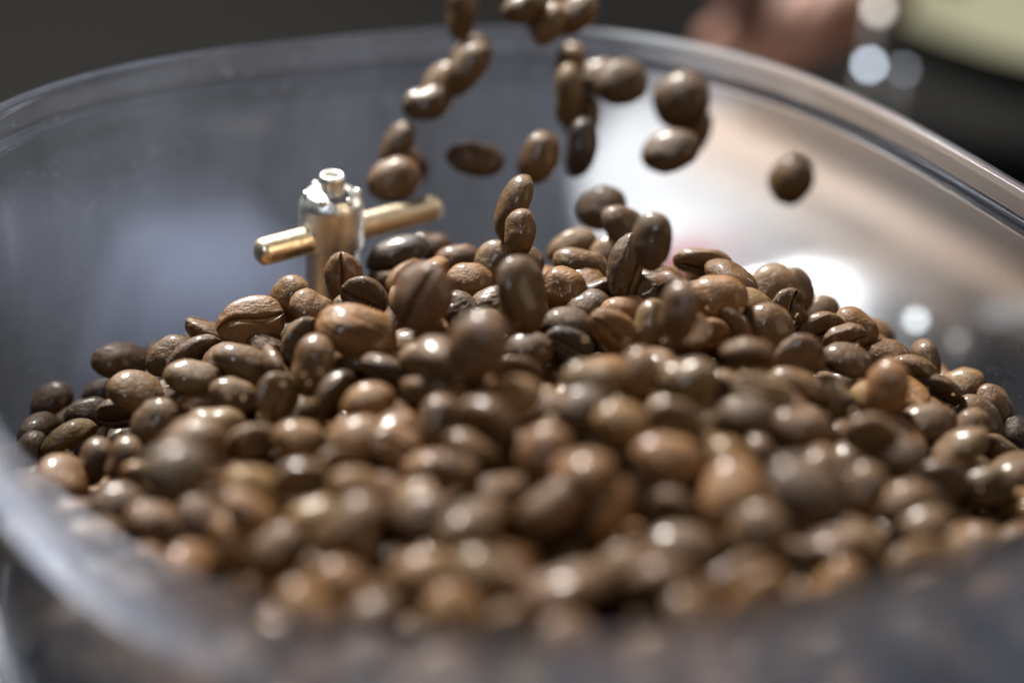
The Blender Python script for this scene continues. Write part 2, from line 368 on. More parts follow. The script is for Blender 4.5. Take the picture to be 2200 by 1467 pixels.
H(578, 748, 90, 70, -20, 40, 'grey', 'wrinkled', 'finely wrinkled grey bean peeking out under the wide copper bean', d=.258)
H(530, 787, 158, 84, -22, 25, 'grey', 'plain', 'long smooth greyish bean sloping down right under the copper bean', d=.251)
H(420, 815, 146, 78, -8, 30, 'olive', 'plain', 'smooth bean with golden top edge, at middle of left slope', d=.251)
H(505, 850, 100, 72, -20, 20, 'mid', 'plain', '', d=.246)
H(597, 856, 132, 108, 74, 158, 'mid', 'plain', 'brown bean on end with dark crease, right of small bluish bean', d=.240)
H(725, 852, 118, 92, 60, 120, 'dark', 'split', 'dark curled bean with hollow side out, left of orange bean', d=.238)
H(793, 868, 124, 96, 14, 20, 'copper', 'plain', 'bright orange brown oval bean in the middle of left half', d=.232)
H(828, 808, 135, 70, -30, 100, 'dark', 'plain', '', d=.242)
H(912, 776, 118, 82, -14, 25, 'amber', 'plain', '', d=.240)
H(362, 764, 112, 88, 38, 25, 'grey', 'plain', 'rounded greyish bean at top of the left slope', d=.264)
H(420, 764, 136, 66, 28, 128, 'dark', 'plain', 'dark bean showing flat face with thin lit upper edge', d=.258, skin=False)
H(436, 738, 80, 50, 20, 20, 'grey', 'plain', '', d=.272)
H(112, 868, 122, 92, 50, 25, 'dark', 'plain', 'blurred dark bean standing apart at far left of the heap', d=.274)
H(236, 841, 126, 60, 22, 25, 'dark', 'plain', 'glossy dark bean with white glints behind the left slope', d=.276)
H(322, 830, 78, 70, 40, 60, 'black', 'plain', '', d=.268)
H(260, 892, 124, 82, -3, 125, 'dark', 'split', 'sharp dark bean with flat face and torn crease edge, far left', d=.258, skin=True)
H(190, 888, 76, 44, 12, 30, 'grey', 'plain', '', d=.266)
H(140, 915, 110, 50, 34, 30, 'mid', 'plain', '', d=.270)
H(150, 950, 152, 78, 32, 95, 'pale', 'split', 'pale crinkled bean on edge with open crease at far left', d=.257)
H(66, 975, 76, 60, 70, 30, 'grey', 'wrinkled', 'small wrinkled bean at the extreme left end', d=.258)
H(368, 848, 86, 60, 10, 30, 'grey', 'wrinkled', '', d=.256)
H(332, 905, 132, 76, 52, 20, 'grey', 'plain', 'tilted greyish bean with one small bright glint, left side', d=.244)
H(432, 874, 96, 64, 10, 30, 'amber', 'plain', '', d=.250)
H(462, 912, 156, 84, 2, 25, 'pale', 'plain', 'pale topped wide bean lying level in left middle', d=.240)
H(203, 992, 104, 66, 68, 25, 'grey', 'plain', '', d=.244)
H(268, 990, 100, 64, 76, 25, 'grey', 'plain', '', d=.240)
H(20, 998, 90, 50, -15, 30, 'pinkish', 'plain', '', d=.262)
H(57, 1036, 92, 46, 10, 30, 'grey', 'plain', '', d=.250)
H(543, 955, 112, 96, 20, 150, 'mid', 'plain', '', d=.230)
H(645, 945, 132, 108, -10, 20, 'copper', 'plain', '', d=.228)
H(770, 942, 154, 122, 10, 25, 'copper', 'plain', 'large plump copper bean with broad white highlight, left of middle', d=.224)
H(855, 962, 120, 92, -20, 200, 'copper', 'plain', '', d=.222)
H(942, 912, 152, 118, 74, 15, 'mid', 'plain', 'tall reddish brown bean on end in centre of the heap', d=.224)
H(545, 1050, 112, 88, -20, 25, 'golden', 'plain', '')
H(650, 1035, 124, 72, 8, 140, 'mid', 'plain', '')
H(768, 1055, 130, 84, -25, 20, 'amber', 'plain', '')
H(252, 1086, 110, 84, 10, 15, 'grey', 'plain', '', d=.222)
H(168, 1112, 100, 70, -5, 20, 'grey', 'plain', '', d=.228)
H(440, 1120, 150, 90, -30, 20, 'pinkish', 'plain', '')
H(680, 1118, 120, 90, 10, 20, 'golden', 'plain', 'golden yellow bean blurred in the left foreground')
H(912, 1108, 140, 96, 20, 10, 'grey', 'plain', 'dark bean carrying the brightest round white glint, lower centre')
H(590, 1180, 170, 120, 30, 20, 'mid', 'plain', '')
H(745, 1260, 180, 130, -20, 20, 'copper', 'plain', '')
H(910, 1230, 180, 90, 10, 20, 'copper', 'plain', '')
H(980, 1330, 190, 150, -60, 20, 'copper', 'plain', '')
# crest, middle and right
H(855, 548, 140, 66, 20, 40, 'black', 'plain', 'dark blurred bean on the far side right under the cross pin', d=.276)
H(925, 530, 90, 48, -10, 30, 'grey', 'plain', '', d=.284)
H(985, 560, 100, 60, 5, 25, 'pinkish', 'plain', '', d=.275)
H(1008, 603, 92, 64, 5, 25, 'amber', 'plain', '', d=.264)
H(1060, 566, 92, 80, 60, 20, 'pale', 'plain', '', d=.268)
H(1120, 560, 80, 50, -20, 40, 'mid', 'plain', '', d=.268)
H(1230, 532, 116, 60, 20, 20, 'pale', 'plain', 'pale bean highest on the back of the crest', d=.280)
H(1250, 572, 130, 74, -15, 25, 'olive', 'plain', 'olive brown bean behind the round dimpled bean', d=.268)
H(1302, 552, 90, 66, 50, 20, 'pale', 'plain', '', d=.276)
H(1207, 624, 106, 100, 30, 15, 'copper', 'peaberry', 'round copper bean with shallow dimple and bright rim, on crest', var=1, d=.259)
H(1287, 636, 92, 62, 25, 130, 'dark', 'split', 'small dark split bean right of the round dimpled bean', d=.260)
H(1262, 664, 96, 70, 20, 50, 'dark', 'plain', '', d=.257)
H(1392, 622, 150, 104, 18, 25, 'grey', 'wrinkled', 'large rough greyish bean in the centre of the crest', d=.262)
H(1510, 568, 132, 62, -8, 130, 'pale', 'plain', 'pale bean with open crease highest at right of crest', d=.268)
H(1540, 637, 134, 100, 0, 12, 'copper', 'plain', 'big smooth reddish bean with bluish sheen on the right crest', d=.253)
H(1612, 662, 62, 50, -20, 30, 'pale', 'peaberry', 'tiny pale bean tucked beside the big smooth reddish bean', d=.256)
H(1655, 624, 122, 98, 35, 15, 'pale', 'plain', 'bright pale bean at the right shoulder beside the white glow', d=.270)
H(1712, 624, 80, 52, -70, 30, 'grey', 'plain', '', d=.274)
H(1688, 668, 98, 74, 62, 150, 'dark', 'split', 'sharp dark cracked bean on end at the right shoulder', d=.259)
H(1655, 702, 108, 92, -50, 15, 'mid', 'plain', 'plump bean with white top and blue spot below cracked bean', d=.252)
H(1762, 711, 112, 70, 24, 132, 'grey', 'plain', 'sharp bean with flat cut face and white upper edge, right slope', d=.259, skin=False)
H(1815, 736, 96, 66, 22, 132, 'pinkish', 'wrinkled', 'rough reddish flat-faced bean on the right slope', d=.257, skin=False)
H(1838, 705, 100, 84, -40, 15, 'amber', 'plain', '', d=.264)
H(1755, 668, 80, 50, 20, 20, 'mid', 'plain', '', d=.278)
H(1717, 770, 118, 106, 22, 165, 'pinkish', 'plain', 'reddish bean with crease facing out below the flat-faced bean', d=.243)
H(1818, 777, 120, 60, -14, 35, 'dark', 'plain', 'long dark bean with light upper rim on right slope', d=.252)
H(1902, 766, 100, 44, -8, 40, 'pinkish', 'plain', '', d=.262)
H(1965, 800, 84, 62, -24, 110, 'mid', 'split', 'small bean with dark crease line on top, right slope', d=.258)
H(2015, 838, 84, 64, -30, 120, 'dark', 'plain', '', d=.257, skin=False)
H(2066, 830, 92, 48, 26, 25, 'pale', 'plain', 'long pale bean poking up from behind at far right', d=.268)
H(2106, 902, 140, 90, -58, 20, 'grey', 'plain', 'large greyish upright bean at the far right', d=.256)
H(2140, 872, 100, 70, -60, 20, 'pinkish', 'plain', '', d=.264)
H(1990, 908, 154, 108, 8, 18, 'grey', 'plain', 'plump bean with white glint on its upper left, right side', d=.244)
H(2083, 928, 100, 78, 60, 20, 'mid', 'plain', '', d=.247)
H(2145, 976, 116, 84, -32, 150, 'grey', 'split', 'bean with white back edge and dark hollow, right edge', d=.252)
H(2195, 930, 70, 60, -32, 30, 'black', 'plain', '', d=.262)
H(1905, 835, 138, 96, 80, 15, 'copper', 'plain', '', d=.236)
H(1790, 856, 120, 94, -48, 20, 'olive', 'plain', '', d=.242)
H(1640, 838, 146, 82, -14, 215, 'olive', 'plain', '')
H(1722, 918, 154, 86, -4, 20, 'pinkish', 'plain', '')
H(1867, 938, 124, 80, -6, 150, 'mid', 'plain', '')
H(1930, 978, 128, 56, 2, 30, 'dark', 'plain', '')
H(2022, 1032, 124, 84, 4, 155, 'grey', 'plain', '')
H(2122, 1050, 96, 84, 10, 160, 'grey', 'peaberry', 'round bean with dark dimple facing out, right edge')
H(1856, 1056, 116, 66, 70, 20, 'mid', 'plain', '')
H(1945, 1085, 96, 82, 30, 20, 'mid', 'plain', '')
H(1980, 1134, 120, 82, 20, 25, 'olive', 'plain', '')
H(1602, 892, 134, 68, 2, 30, 'dark', 'plain', '')
H(1575, 1000, 150, 74, -58, 20, 'golden', 'plain', 'slanting golden bean in the blurred right foreground')
H(1608, 765, 100, 54, -6, 100, 'mid', 'plain', '')
H(1318, 713, 124, 88, -36, 160, 'copper', 'plain', 'reddish copper bean with slanting crease in the centre', d=.247)
H(1218, 700, 92, 56, -4, 35, 'dark', 'plain', '', d=.251)
H(1222, 744, 110, 60, -22, 150, 'black', 'split', 'nearly black bean with torn golden skin in its crease', d=.247)
H(1400, 697, 96, 76, 76, 20, 'pale', 'plain', '', d=.247)
H(1517, 728, 84, 74, 20, 130, 'amber', 'wrinkled', '', d=.250)
H(1572, 706, 96, 60, -50, 140, 'pinkish', 'split', '', d=.251)
H(1340, 672, 70, 40, 5, 30, 'copper', 'plain', '', d=.255)
H(1035, 710, 100, 70, 40, 20, 'grey', 'plain', '', d=.251)
H(1135, 756, 116, 72, 8, 20, 'dark', 'plain', '', d=.246)
H(975, 672, 96, 84, 30, 30, 'dark', 'wrinkled', 'rough dark bean with golden flecks in the gap under the falling bean', d=.256)
H(1055, 655, 60, 44, 20, 40, 'grey', 'wrinkled', '', d=.258)
H(1110, 808, 120, 80, -10, 165, 'pinkish', 'plain', '', d=.238)
H(1275, 818, 146, 104, -4, 20, 'olive', 'plain', 'wide bean with white patch on its left top in the centre')
H(1370, 806, 112, 96, 70, 20, 'amber', 'plain', '')
H(1480, 816, 138, 106, 10, 15, 'olive', 'plain', 'broad smooth yellowish brown bean in the right centre')
H(1095, 852, 168, 88, 8, 20, 'copper', 'plain', 'long copper bean with broad pale blurred highlight, centre')
H(1168, 970, 150, 120, 50, 10, 'copper', 'plain', 'copper bean with large white glare in the centre of the heap')
H(1335, 912, 126, 76, -12, 20, 'golden', 'plain', 'golden orange bean blurred in the centre')
H(1250, 880, 70, 56, 20, 20, 'dark', 'plain', '')
H(1438, 985, 184, 130, -12, 20, 'copper', 'plain', 'largest reddish bean of the middle foreground')
H(1448, 905, 140, 96, -20, 160, 'mid', 'plain', '')
H(1190, 1090, 190, 120, 30, 20, 'mid', 'plain', '')
H(1345, 1225, 170, 130, 10, 15, 'mid', 'plain', '')
H(1625, 1150, 170, 150, 70, 15, 'grey', 'plain', '')
H(1800, 1260, 150, 120, 50, 15, 'copper', 'plain', '')
H(2090, 1180, 160, 120, 30, 15, 'mid', 'plain', '')
# beans in the air
G2 = 'beans falling into the hopper'
n0 = len(HERO)
H(905, 640, 156, 128, 62, 200, 'pinkish', 'peaberry', 'big blurred bean dropping in front of the crest, right of the post', d=.236, group=G2)
H(1120, 635, 176, 104, 100, 30, 'dark', 'plain', 'upright dark falling bean just touching the crest, left of centre', d=.243, group=G2)
H(1025, 745, 160, 124, 72, 20, 'pinkish', 'plain', 'blurred reddish bean falling over the centre of the heap', d=.222, group=G2)
H(1458, 672, 140, 84, 84, 30, 'mid', 'plain', 'blurred bean falling left of the big smooth reddish bean', d=.234, group=G2)
H(1352, 575, 150, 74, 78, 120, 'dark', 'split', 'dark cracked falling bean landing on its tip on the crest', d=.257, group=G2)
H(1402, 520, 130, 84, 84, 20, 'dark', 'plain', 'dark upright falling bean just above the cracked one', d=.246, group=G2)
H(378, 1010, 160, 126, 10, 20, 'dark', 'plain', 'dark blurred bean falling over the left foreground', d=.205, group=G2)
H(1735, 1050, 176, 124, -14, 20, 'dark', 'plain', 'larger dark blurred bean falling over the right foreground', d=.194, group=G2)
H(846, 385, 118, 96, 20, 15, 'mid', 'plain', 'brown falling bean just above the end of the cross pin', d=.288, group=G2)
H(856, 318, 120, 62, 66, 40, 'dark', 'plain', 'narrow falling bean with white glints above the cross pin', d=.292, group=G2)
H(1022, 342, 128, 74, -8, 30, 'dark', 'plain', 'level dark falling bean alone in the middle air', d=.292, group=G2)
H(918, 222, 112, 78, 12, 20, 'dark', 'plain', 'lower bean of the slanting pair at upper left of the stream', d=.292, group=G2)
H(1000, 150, 140, 76, 50, 25, 'grey', 'plain', 'upper bean of the slanting pair with pale lit side', d=.292, group=G2)
H(993, 28, 128, 62, 86, 20, 'mid', 'plain', 'reddish upright falling bean cut by the top edge, leftmost', d=.300, group=G2)
H(1128, 18, 100, 62, 20, 20, 'grey', 'plain', 'greyish falling bean at top edge, left of the pale one', d=.292, group=G2)
H(1182, 52, 104, 50, 56, 20, 'pale', 'plain', 'pale slanting falling bean at the top edge', d=.292, group=G2)
H(1238, 34, 112, 70, 40, 20, 'mid', 'plain', 'glossy falling bean at top edge, rightmost of the cluster', d=.292, group=G2)
H(1222, 205, 140, 62, 88, 35, 'olive', 'plain', 'upright falling bean with glinting left edge in the stream', d=.296, group=G2)
H(1335, 180, 118, 96, 12, 20, 'dark', 'plain', 'plump dark falling bean level with the upright one, its right neighbour', d=.300, group=G2)
H(1466, 218, 126, 116, 60, 15, 'dark', 'peaberry', 'round dark falling bean highest on the right of the stream', d=.300, group=G2)
H(1440, 325, 128, 84, 20, 25, 'dark', 'plain', 'dark falling bean right below the round dark one', d=.292, group=G2)
H(1702, 388, 108, 92, 70, 20, 'mid', 'peaberry', 'single brown falling bean far right against the pale wall', d=.300, group=G2)
H(1158, 340, 120, 88, 66, 15, 'mid', 'plain', 'brown falling bean in the middle of the stream', d=.288, group=G2)
H(1250, 318, 130, 70, 80, 20, 'black', 'plain', 'very dark falling bean below the upright glinting one', d=.292, group=G2)
H(1108, 448, 152, 64, 70, 50, 'mid', 'plain', 'slender slanting falling bean with white streak of glints', d=.266, group=G2)
H(1292, 446, 110, 86, 30, 20, 'dark', 'plain', 'dark falling bean above the pale beans of the crest', d=.284, group=G2)
H(872, 352, 116, 80, -40, 20, 'mid', 'plain', 'brown falling bean overlapping the one above the cross pin', d=.300, group=G2)
H(948, 186, 116, 70, 52, 30, 'pale', 'plain', 'middle pale bean joining the slanting pair', d=.300, group=G2)
H(1228, 140, 96, 60, 84, 30, 'pale', 'plain', 'pale glinting falling bean just above the upright glinting one', d=.303, group=G2)
H(1290, 166, 100, 72, 20, 20, 'grey', 'plain', '', d=.306, group=G2)
H(1252, 255, 110, 72, 80, 20, 'dark', 'plain', '', d=.303, group=G2)
H(1482, 285, 120, 84, 66, 15, 'dark', 'plain', 'dark falling bean between the round dark one and the lower one', d=.303, group=G2)
H(1340, 486, 110, 76, -40, 30, 'dark', 'plain', '', d=.276, group=G2)
H(1120, 500, 104, 60, 84, 40, 'mid', 'plain', '', d=.262, group=G2)
H(1010, 116, 96, 60, 40, 20, 'grey', 'plain', '', d=.303, group=G2)
H(1150, 30, 90, 56, -50, 20, 'dark', 'plain', '', d=.303, group=G2)
for h in HERO[n0:]: h['fall'] = 1


# ---- the rest of the heap: a settled pile (position, turn and size of every bean)
SETTLED = [
-1182,27159,4025,47,81,30,-19,88,91,92, 6685,22947,5730,46,-25,2,-85,102,103,100, -2063,24944,6017,50,-13,27,81,111,114,112, 
884,14921,6284,67,14,-20,70,90,96,89, -563,22336,6944,64,-22,2,73,107,109,108, 3292,26976,4224,22,-15,-33,-91,102,97,97, 
-243,26307,5180,86,49,-10,-7,101,103,107, 912,23663,6722,98,-12,8,-10,92,95,90, -5513,25312,3827,84,-40,-4,37,105,110,110, 
-4480,15923,5167,21,-13,-9,96,96,96,102, 5374,21258,6661,18,26,4,95,92,93,92, 157,15809,6470,93,16,-6,-33,91,96,89, 
-5934,17089,4767,83,16,-14,-51,103,109,107, -454,13853,5860,16,-13,98,1,94,98,90, -2402,26449,4196,59,-33,13,72,103,101,104, 
619,21212,7249,2,-2,15,-99,100,105,95, 1255,24782,6482,76,65,7,-5,107,113,115, 5967,24496,5389,50,-38,2,-78,111,112,110, 
-6668,18774,4715,20,96,10,16,95,93,92, 4473,25600,5292,31,9,26,91,108,106,107, -4416,22263,5899,14,93,30,19,96,92,95, 
227,24569,6121,71,-22,16,65,90,90,92, -4924,20803,5602,39,24,-8,-89,102,104,103, 3941,19991,7049,44,-6,8,-89,110,108,110, 
3383,23464,6942,20,38,90,-9,99,101,104, -1190,16938,6663,5,55,81,20,109,106,105, -6071,23482,4630,58,13,-26,-76,106,112,113, 
-5001,22754,5567,9,93,-13,32,106,109,104, -4636,18712,5842,21,96,-20,-1,105,108,99, 2158,16920,6902,31,10,15,-93,102,106,110, 
2419,20133,7240,81,-3,-4,59,99,98,95, 573,26738,4494,19,-11,41,89,104,106,111, -2127,17851,6535,17,22,-8,-96,97,100,101, 
1042,27263,4096,44,-27,25,82,109,104,117, 1587,26755,4885,23,52,69,-44,110,113,118, 3721,26207,4947,20,0,45,87,105,103,106, 
-5220,19852,5468,62,21,-4,-76,106,102,100, -3111,26234,4441,53,70,-48,7,108,106,103, 2729,26860,4737,7,-38,-34,86,94,90,101, 
3049,14920,6210,68,14,-1,72,106,103,102, 852,16625,6801,2,8,7,-99,107,110,101, 5137,22244,6616,2,-19,-7,-98,105,103,114, 
-3407,17681,6080,2,65,76,-7,92,90,89, -4931,17041,5471,30,-1,95,-4,105,111,99, -573,26804,4336,87,-45,-13,-14,91,88,96, 
6205,20180,6171,89,-6,24,-38,97,99,102, -6778,23162,4355,71,-37,-9,60,103,99,107, -4344,24280,5250,0,44,-80,40,99,104,94, 
2877,22820,6997,66,-7,18,73,104,104,111, -1754,14119,5623,10,23,13,-96,111,112,111, 3171,16980,6763,94,9,11,32,105,103,101, 
-692,18000,6787,95,9,-3,29,97,92,93, 1308,27784,3517,77,-42,-32,-35,88,89,89, -4172,17696,5914,12,96,0,24,94,91,95, 
-4874,26084,3756,7,31,-93,-21,91,89,95, -6263,24248,4149,79,-40,-17,44,111,111,114, -2988,15374,5649,61,29,-11,-73,109,110,109, 
-2924,19565,6500,78,-11,-10,60,108,113,113, -4605,20045,5966,5,42,90,-5,108,106,105, -4512,15171,5240,31,11,63,70,97,101,103, 
-3576,22049,6367,19,38,86,-27,107,105,112, -2285,23325,6225,96,-18,-19,5,98,96,94, 1406,15865,6619,20,7,20,-96,90,93,96, 
-4129,22971,5729,92,7,-17,-34,89,93,93, 1374,22501,7281,13,80,58,-5,101,97,102, 5413,25435,5087,30,18,39,85,99,103,102, 
6960,21548,5806,12,-32,10,-94,92,92,92, 2370,14533,6384,2,-44,-88,-17,107,113,108, -1488,20641,7066,18,92,-31,-14,97,94,99, 
2674,17773,6982,73,11,-5,67,111,106,110, 4704,23810,6420,40,85,-33,-1,91,96,92, -1245,23451,6524,11,3,-11,-99,95,98,102, 
-4053,26669,3411,90,-37,-23,1,89,86,90, 5545,16566,5995,26,-20,2,-95,92,92,97, 1870,21007,7460,14,-98,-3,11,88,84,94, 
341,22420,7245,30,82,46,18,105,105,104, -1664,18854,6690,86,-7,-27,43,90,91,84, 3594,18977,7276,6,-67,-69,27,109,104,117, 
-922,24144,6233,60,0,-12,-79,90,90,91, -5981,18972,5146,25,48,84,6,103,106,97, -3921,26217,3960,18,13,-46,-86,99,101,95, 
-3716,16985,5763,61,-10,-13,78,108,111,103, -3382,27266,3366,14,-17,66,-72,103,102,106, -564,27916,3278,12,1,94,-32,90,88,93, 
2208,15732,6555,70,4,17,-70,100,105,106, 7023,20151,5869,12,70,-70,1,93,95,87, 6490,18458,5892,8,-24,13,-96,98,94,106, 
5597,23024,6413,10,-61,-68,39,107,108,101, 3360,21285,7224,10,1,-2,-99,96,101,101, -4161,21508,5999,85,-14,-10,50,102,103,108, 
3301,25804,5326,11,-1,38,92,90,89,90, -6387,19896,4967,19,62,76,0,91,95,84, -3087,24140,5621,28,-23,29,89,109,104,104, 
4881,16960,6584,39,-59,-64,30,96,92,102, 317,17982,6964,43,14,4,-89,112,113,109, 5318,20359,6610,69,-17,16,-68,110,110,111, 
1732,20239,7298,73,-5,-4,69,98,101,96, -965,15866,6475,28,-96,0,1,107,102,104, 4758,24681,6065,40,19,-87,22,110,114,110, 
-5849,20915,5179,65,-13,-19,73,95,94,93, -6659,21923,4884,4,84,55,0,92,96,95, 402,27838,3404,94,-33,8,3,108,107,99, 
204,23258,6773,86,-13,-10,-49,95,93,91, -2656,17156,6360,6,77,49,40,95,94,94, 4238,15304,6151,84,13,-3,53,100,96,103, 
-1586,24362,6146,26,63,73,-9,97,100,94, 2878,18759,7145,87,4,1,-48,107,105,113, -6354,18152,4879,19,-91,-30,-20,110,108,108, 
4000,18025,6847,50,-9,9,-86,111,105,109, 6833,22218,6091,24,-2,-97,-7,109,110,107, 6795,19154,5983,10,83,-55,5,90,95,88, 
-5274,16378,4872,70,-8,-22,67,111,109,110, 5018,16012,6228,15,-63,-75,-12,90,89,89, 4479,21476,7018,17,-85,-41,29,93,91,100, 
-5629,17982,5314,2,-70,-72,6,111,106,110, -1404,14972,5955,62,0,-21,76,109,113,102, -7030,21198,4699,1,14,99,9,98,103,94, 
-4856,25311,4362,9,21,-77,-59,91,89,90, -3824,18714,5934,50,-14,-2,86,88,85,94, 4770,26086,4757,35,-9,35,86,98,99,96, 
-361,27399,3717,91,-40,-9,-1,99,102,98, 4510,18759,6897,10,99,1,-13,88,86,90, -245,21056,7169,79,0,-1,-62,106,109,106, 
-2241,20909,6746,88,20,-7,-43,107,102,110, -5204,21644,5476,82,8,-21,-53,97,96,102, 2127,23405,6879,42,-11,17,89,101,97,94, 
3732,15832,6444,77,1,4,-63,91,88,84, -3410,16138,5651,96,13,-12,23,107,103,104, 393,14208,6195,20,-98,-4,2,107,108,104, 
5572,19255,6499,88,-13,25,-39,106,105,101, -1050,19887,6934,81,14,-9,56,95,96,101, -5469,24536,4642,38,88,24,17,110,112,113, 
-3723,15198,5441,1,77,56,31,102,99,95, -2365,21817,6735,3,-16,98,-13,103,99,97, 3541,24679,6271,1,62,-68,40,94,99,91, 
-2135,15630,5949,52,5,-18,83,101,100,98, -1468,27692,3136,11,-15,38,91,100,102,98, 4256,22193,7109,19,32,-92,-11,102,106,106, 
-2389,18971,6517,18,6,18,-97,90,88,88, 1291,14102,6089,70,9,3,-71,105,106,109, 1104,26147,5140,82,-33,-13,-44,109,110,109, 
125,20258,7324,24,45,-83,-21,91,95,92, -2417,27627,3201,85,49,6,17,94,94,100, 253,19382,7372,22,-61,-76,-3,110,110,107, 
3998,26695,4726,21,-93,16,-24,109,108,114, -621,14591,6168,7,-62,-73,-27,99,99,104, 1958,26185,5402,87,45,-15,-14,97,93,91, 
-434,17272,6756,51,14,5,-84,102,104,107, -1894,19625,6657,18,7,6,-98,93,99,96, -7093,20377,4754,12,-70,68,17,108,112,112, 
-7273,22059,4674,3,61,0,79,98,94,104, -445,19297,7034,66,0,-17,73,111,116,114, 5979,22153,6295,65,-24,14,-71,102,98,97, 
1866,27600,3964,60,67,44,-9,105,102,111, 5464,18340,6559,12,-62,-77,-3,101,107,109, 2492,24593,6288,82,-22,-12,-51,88,84,94, 
1712,17681,6955,99,2,3,-15,103,98,104, -1439,26179,4988,88,46,-2,10,101,99,104, -7017,20121,5194,19,-64,-71,-23,105,109,110, 
-3694,19470,6118,22,13,21,-94,90,94,95, -3418,26915,3845,96,4,2,-27,108,114,114, -1320,23830,7066,8,-100,-3,2,97,101,103, 
-5800,19782,5696,35,-78,26,-45,100,96,92, -6376,17703,5216,16,-91,36,-13,102,105,107, 6009,23644,6066,6,85,-48,18,100,102,93, 
-147,26683,4814,98,5,-4,18,95,100,99, -6944,19414,4749,1,-71,62,-34,106,112,113, -2288,21419,7092,32,-4,16,93,88,93,95, 
-168,18483,7345,0,80,58,16,110,109,103, 6353,19344,6300,7,55,-82,-14,89,88,92, -1893,15855,6355,88,-8,17,43,101,106,98, 
1463,20159,7679,98,8,-15,9,93,97,99, 1536,19287,7336,2,-61,78,9,98,98,101, -1743,26625,4479,20,73,-62,23,103,108,97, 
-4906,25959,4045,72,0,18,-67,101,97,102, 3155,24750,6278,58,5,-50,-64,91,88,92, 3150,17318,7230,56,15,11,81,96,97,102, 
-131,25759,5626,34,-5,94,7,100,101,96, 6256,18803,6613,13,-87,38,27,97,98,98, 3513,20492,7516,36,82,-43,-7,105,107,108, 
-5392,16143,5460,12,-32,-93,12,93,90,90, 2418,14135,6548,96,18,-9,20,89,85,94, -1528,15463,6630,57,26,-5,78,107,110,115, 
7063,21063,5970,54,1,39,-75,96,101,93, 3223,26601,5416,8,89,39,24,109,109,105, -3842,21025,6362,44,9,0,90,103,106,108, 
743,17364,7112,22,-88,-40,15,99,104,106, 6968,20398,6256,8,19,98,-6,98,94,92, -697,28002,3749,48,87,-2,7,100,97,97, 
2866,20637,7585,50,-11,-76,39,94,92,91, -5369,17205,5738,10,50,-83,-23,99,96,102, -85,21749,7565,9,94,-32,11,106,104,107, 
-2204,14860,5702,98,9,-19,-4,89,90,90, -4564,25045,4793,2,27,-93,25,100,105,103, 2472,27434,4214,91,-10,21,-35,107,102,114, 
6755,23342,6045,61,-5,20,76,90,86,92, -1762,20096,7102,17,53,76,-32,94,90,90, 2594,21409,7513,38,80,-46,-5,90,94,96, 
4601,26300,5382,28,-15,91,25,102,98,96, 2222,19300,7299,78,15,-11,60,89,87,90, 121,25345,6219,55,27,-63,48,104,108,108, 
1416,27852,4326,14,-98,3,-12,96,91,101, 786,25078,6122,15,32,-71,61,92,90,91, 6162,22829,6417,23,-32,-10,-91,101,102,95, 
5176,16835,6937,5,-77,63,12,90,89,93, 4949,20091,6990,8,-22,-15,96,97,97,103, -1730,25097,5633,24,97,5,7,98,103,94, 
6522,23871,5671,32,77,-52,-18,98,95,92, -2774,17922,6903,2,-18,97,14,98,95,101, 1927,24042,7158,3,1,98,-18,106,111,98, 
7065,22045,6488,2,-52,-81,-28,95,97,96, 550,15287,6829,23,90,36,-10,89,87,94, 5480,17483,6418,12,-98,-11,6,94,98,91, 
-3719,25968,4562,31,-77,54,-12,93,91,97, 1674,17872,7586,41,88,23,9,106,101,100, -1806,25761,5406,44,-66,61,-2,98,97,104, 
5064,24894,6084,1,-31,-38,-87,95,98,96, 666,22020,7388,68,48,12,53,97,98,96, -6789,23542,4933,38,38,-76,-37,96,96,93, 
128,17738,7405,86,12,-19,45,112,117,116, 1182,14718,6665,36,7,-19,91,109,104,117, -5686,25236,4347,86,-3,-5,50,95,100,98, 
4798,19391,6964,11,-3,98,-15,105,102,109, -3962,17076,6316,18,-68,68,-20,94,99,87, -2689,27293,3613,93,29,22,-11,98,95,94, 
5002,21861,7274,6,44,79,42,109,115,111, -7087,22462,4933,53,-45,-13,-71,92,91,88, -4285,26646,3990,37,-90,-18,12,89,86,87, 
-4940,17987,5554,7,61,77,15,111,111,105, -1104,27462,4080,14,-13,50,85,104,106,101, -2663,14331,5724,19,25,87,-39,111,117,113, 
1278,21581,7501,5,91,-39,-14,95,93,101, -3816,24443,5738,11,95,27,8,93,88,100, 4875,22747,6850,79,-60,-1,-8,110,112,115, 
-1392,22403,6810,38,7,-8,-92,103,102,98, -3936,14935,5755,17,-90,41,1,95,94,94, -5216,22315,6026,21,-47,86,6,107,113,112, 
-6926,21156,5147,16,-99,3,-4,95,94,98, -6203,21712,5128,84,-9,5,54,100,96,104, 2563,25118,6325,90,-42,6,-5,89,90,89, 
-780,17626,7307,10,-31,94,-10,98,99,101, -3017,18012,6248,51,4,6,85,111,111,112, 2776,23905,6989,34,91,24,-2,100,101,97, 
-3725,23622,5637,53,-33,3,78,106,110,104, 4979,15831,6480,33,5,24,-91,104,101,108, -5544,21054,5792,9,63,63,-43,97,94,91, 
-2340,24458,5813,69,-17,-38,-59,106,106,104, -2565,18528,6650,19,-2,-50,85,107,112,98, -4661,17961,6139,19,-8,98,-4,111,111,114, 
-757,20143,7387,5,-15,11,-98,107,112,106, -992,26566,4749,8,32,86,-39,88,84,92, -289,16470,6608,17,3,4,-98,100,97,92, 
3069,14881,6679,87,6,-11,48,97,98,93, -3283,15948,6288,15,3,-95,-28,110,113,102, -5836,22089,5504,49,-33,33,-74,101,99,108, 
469,25972,5451,8,80,59,3,89,93,82, -4731,19285,5819,94,-32,8,-10,102,104,105, -981,20844,7117,67,-15,-6,-72,104,103,97, 
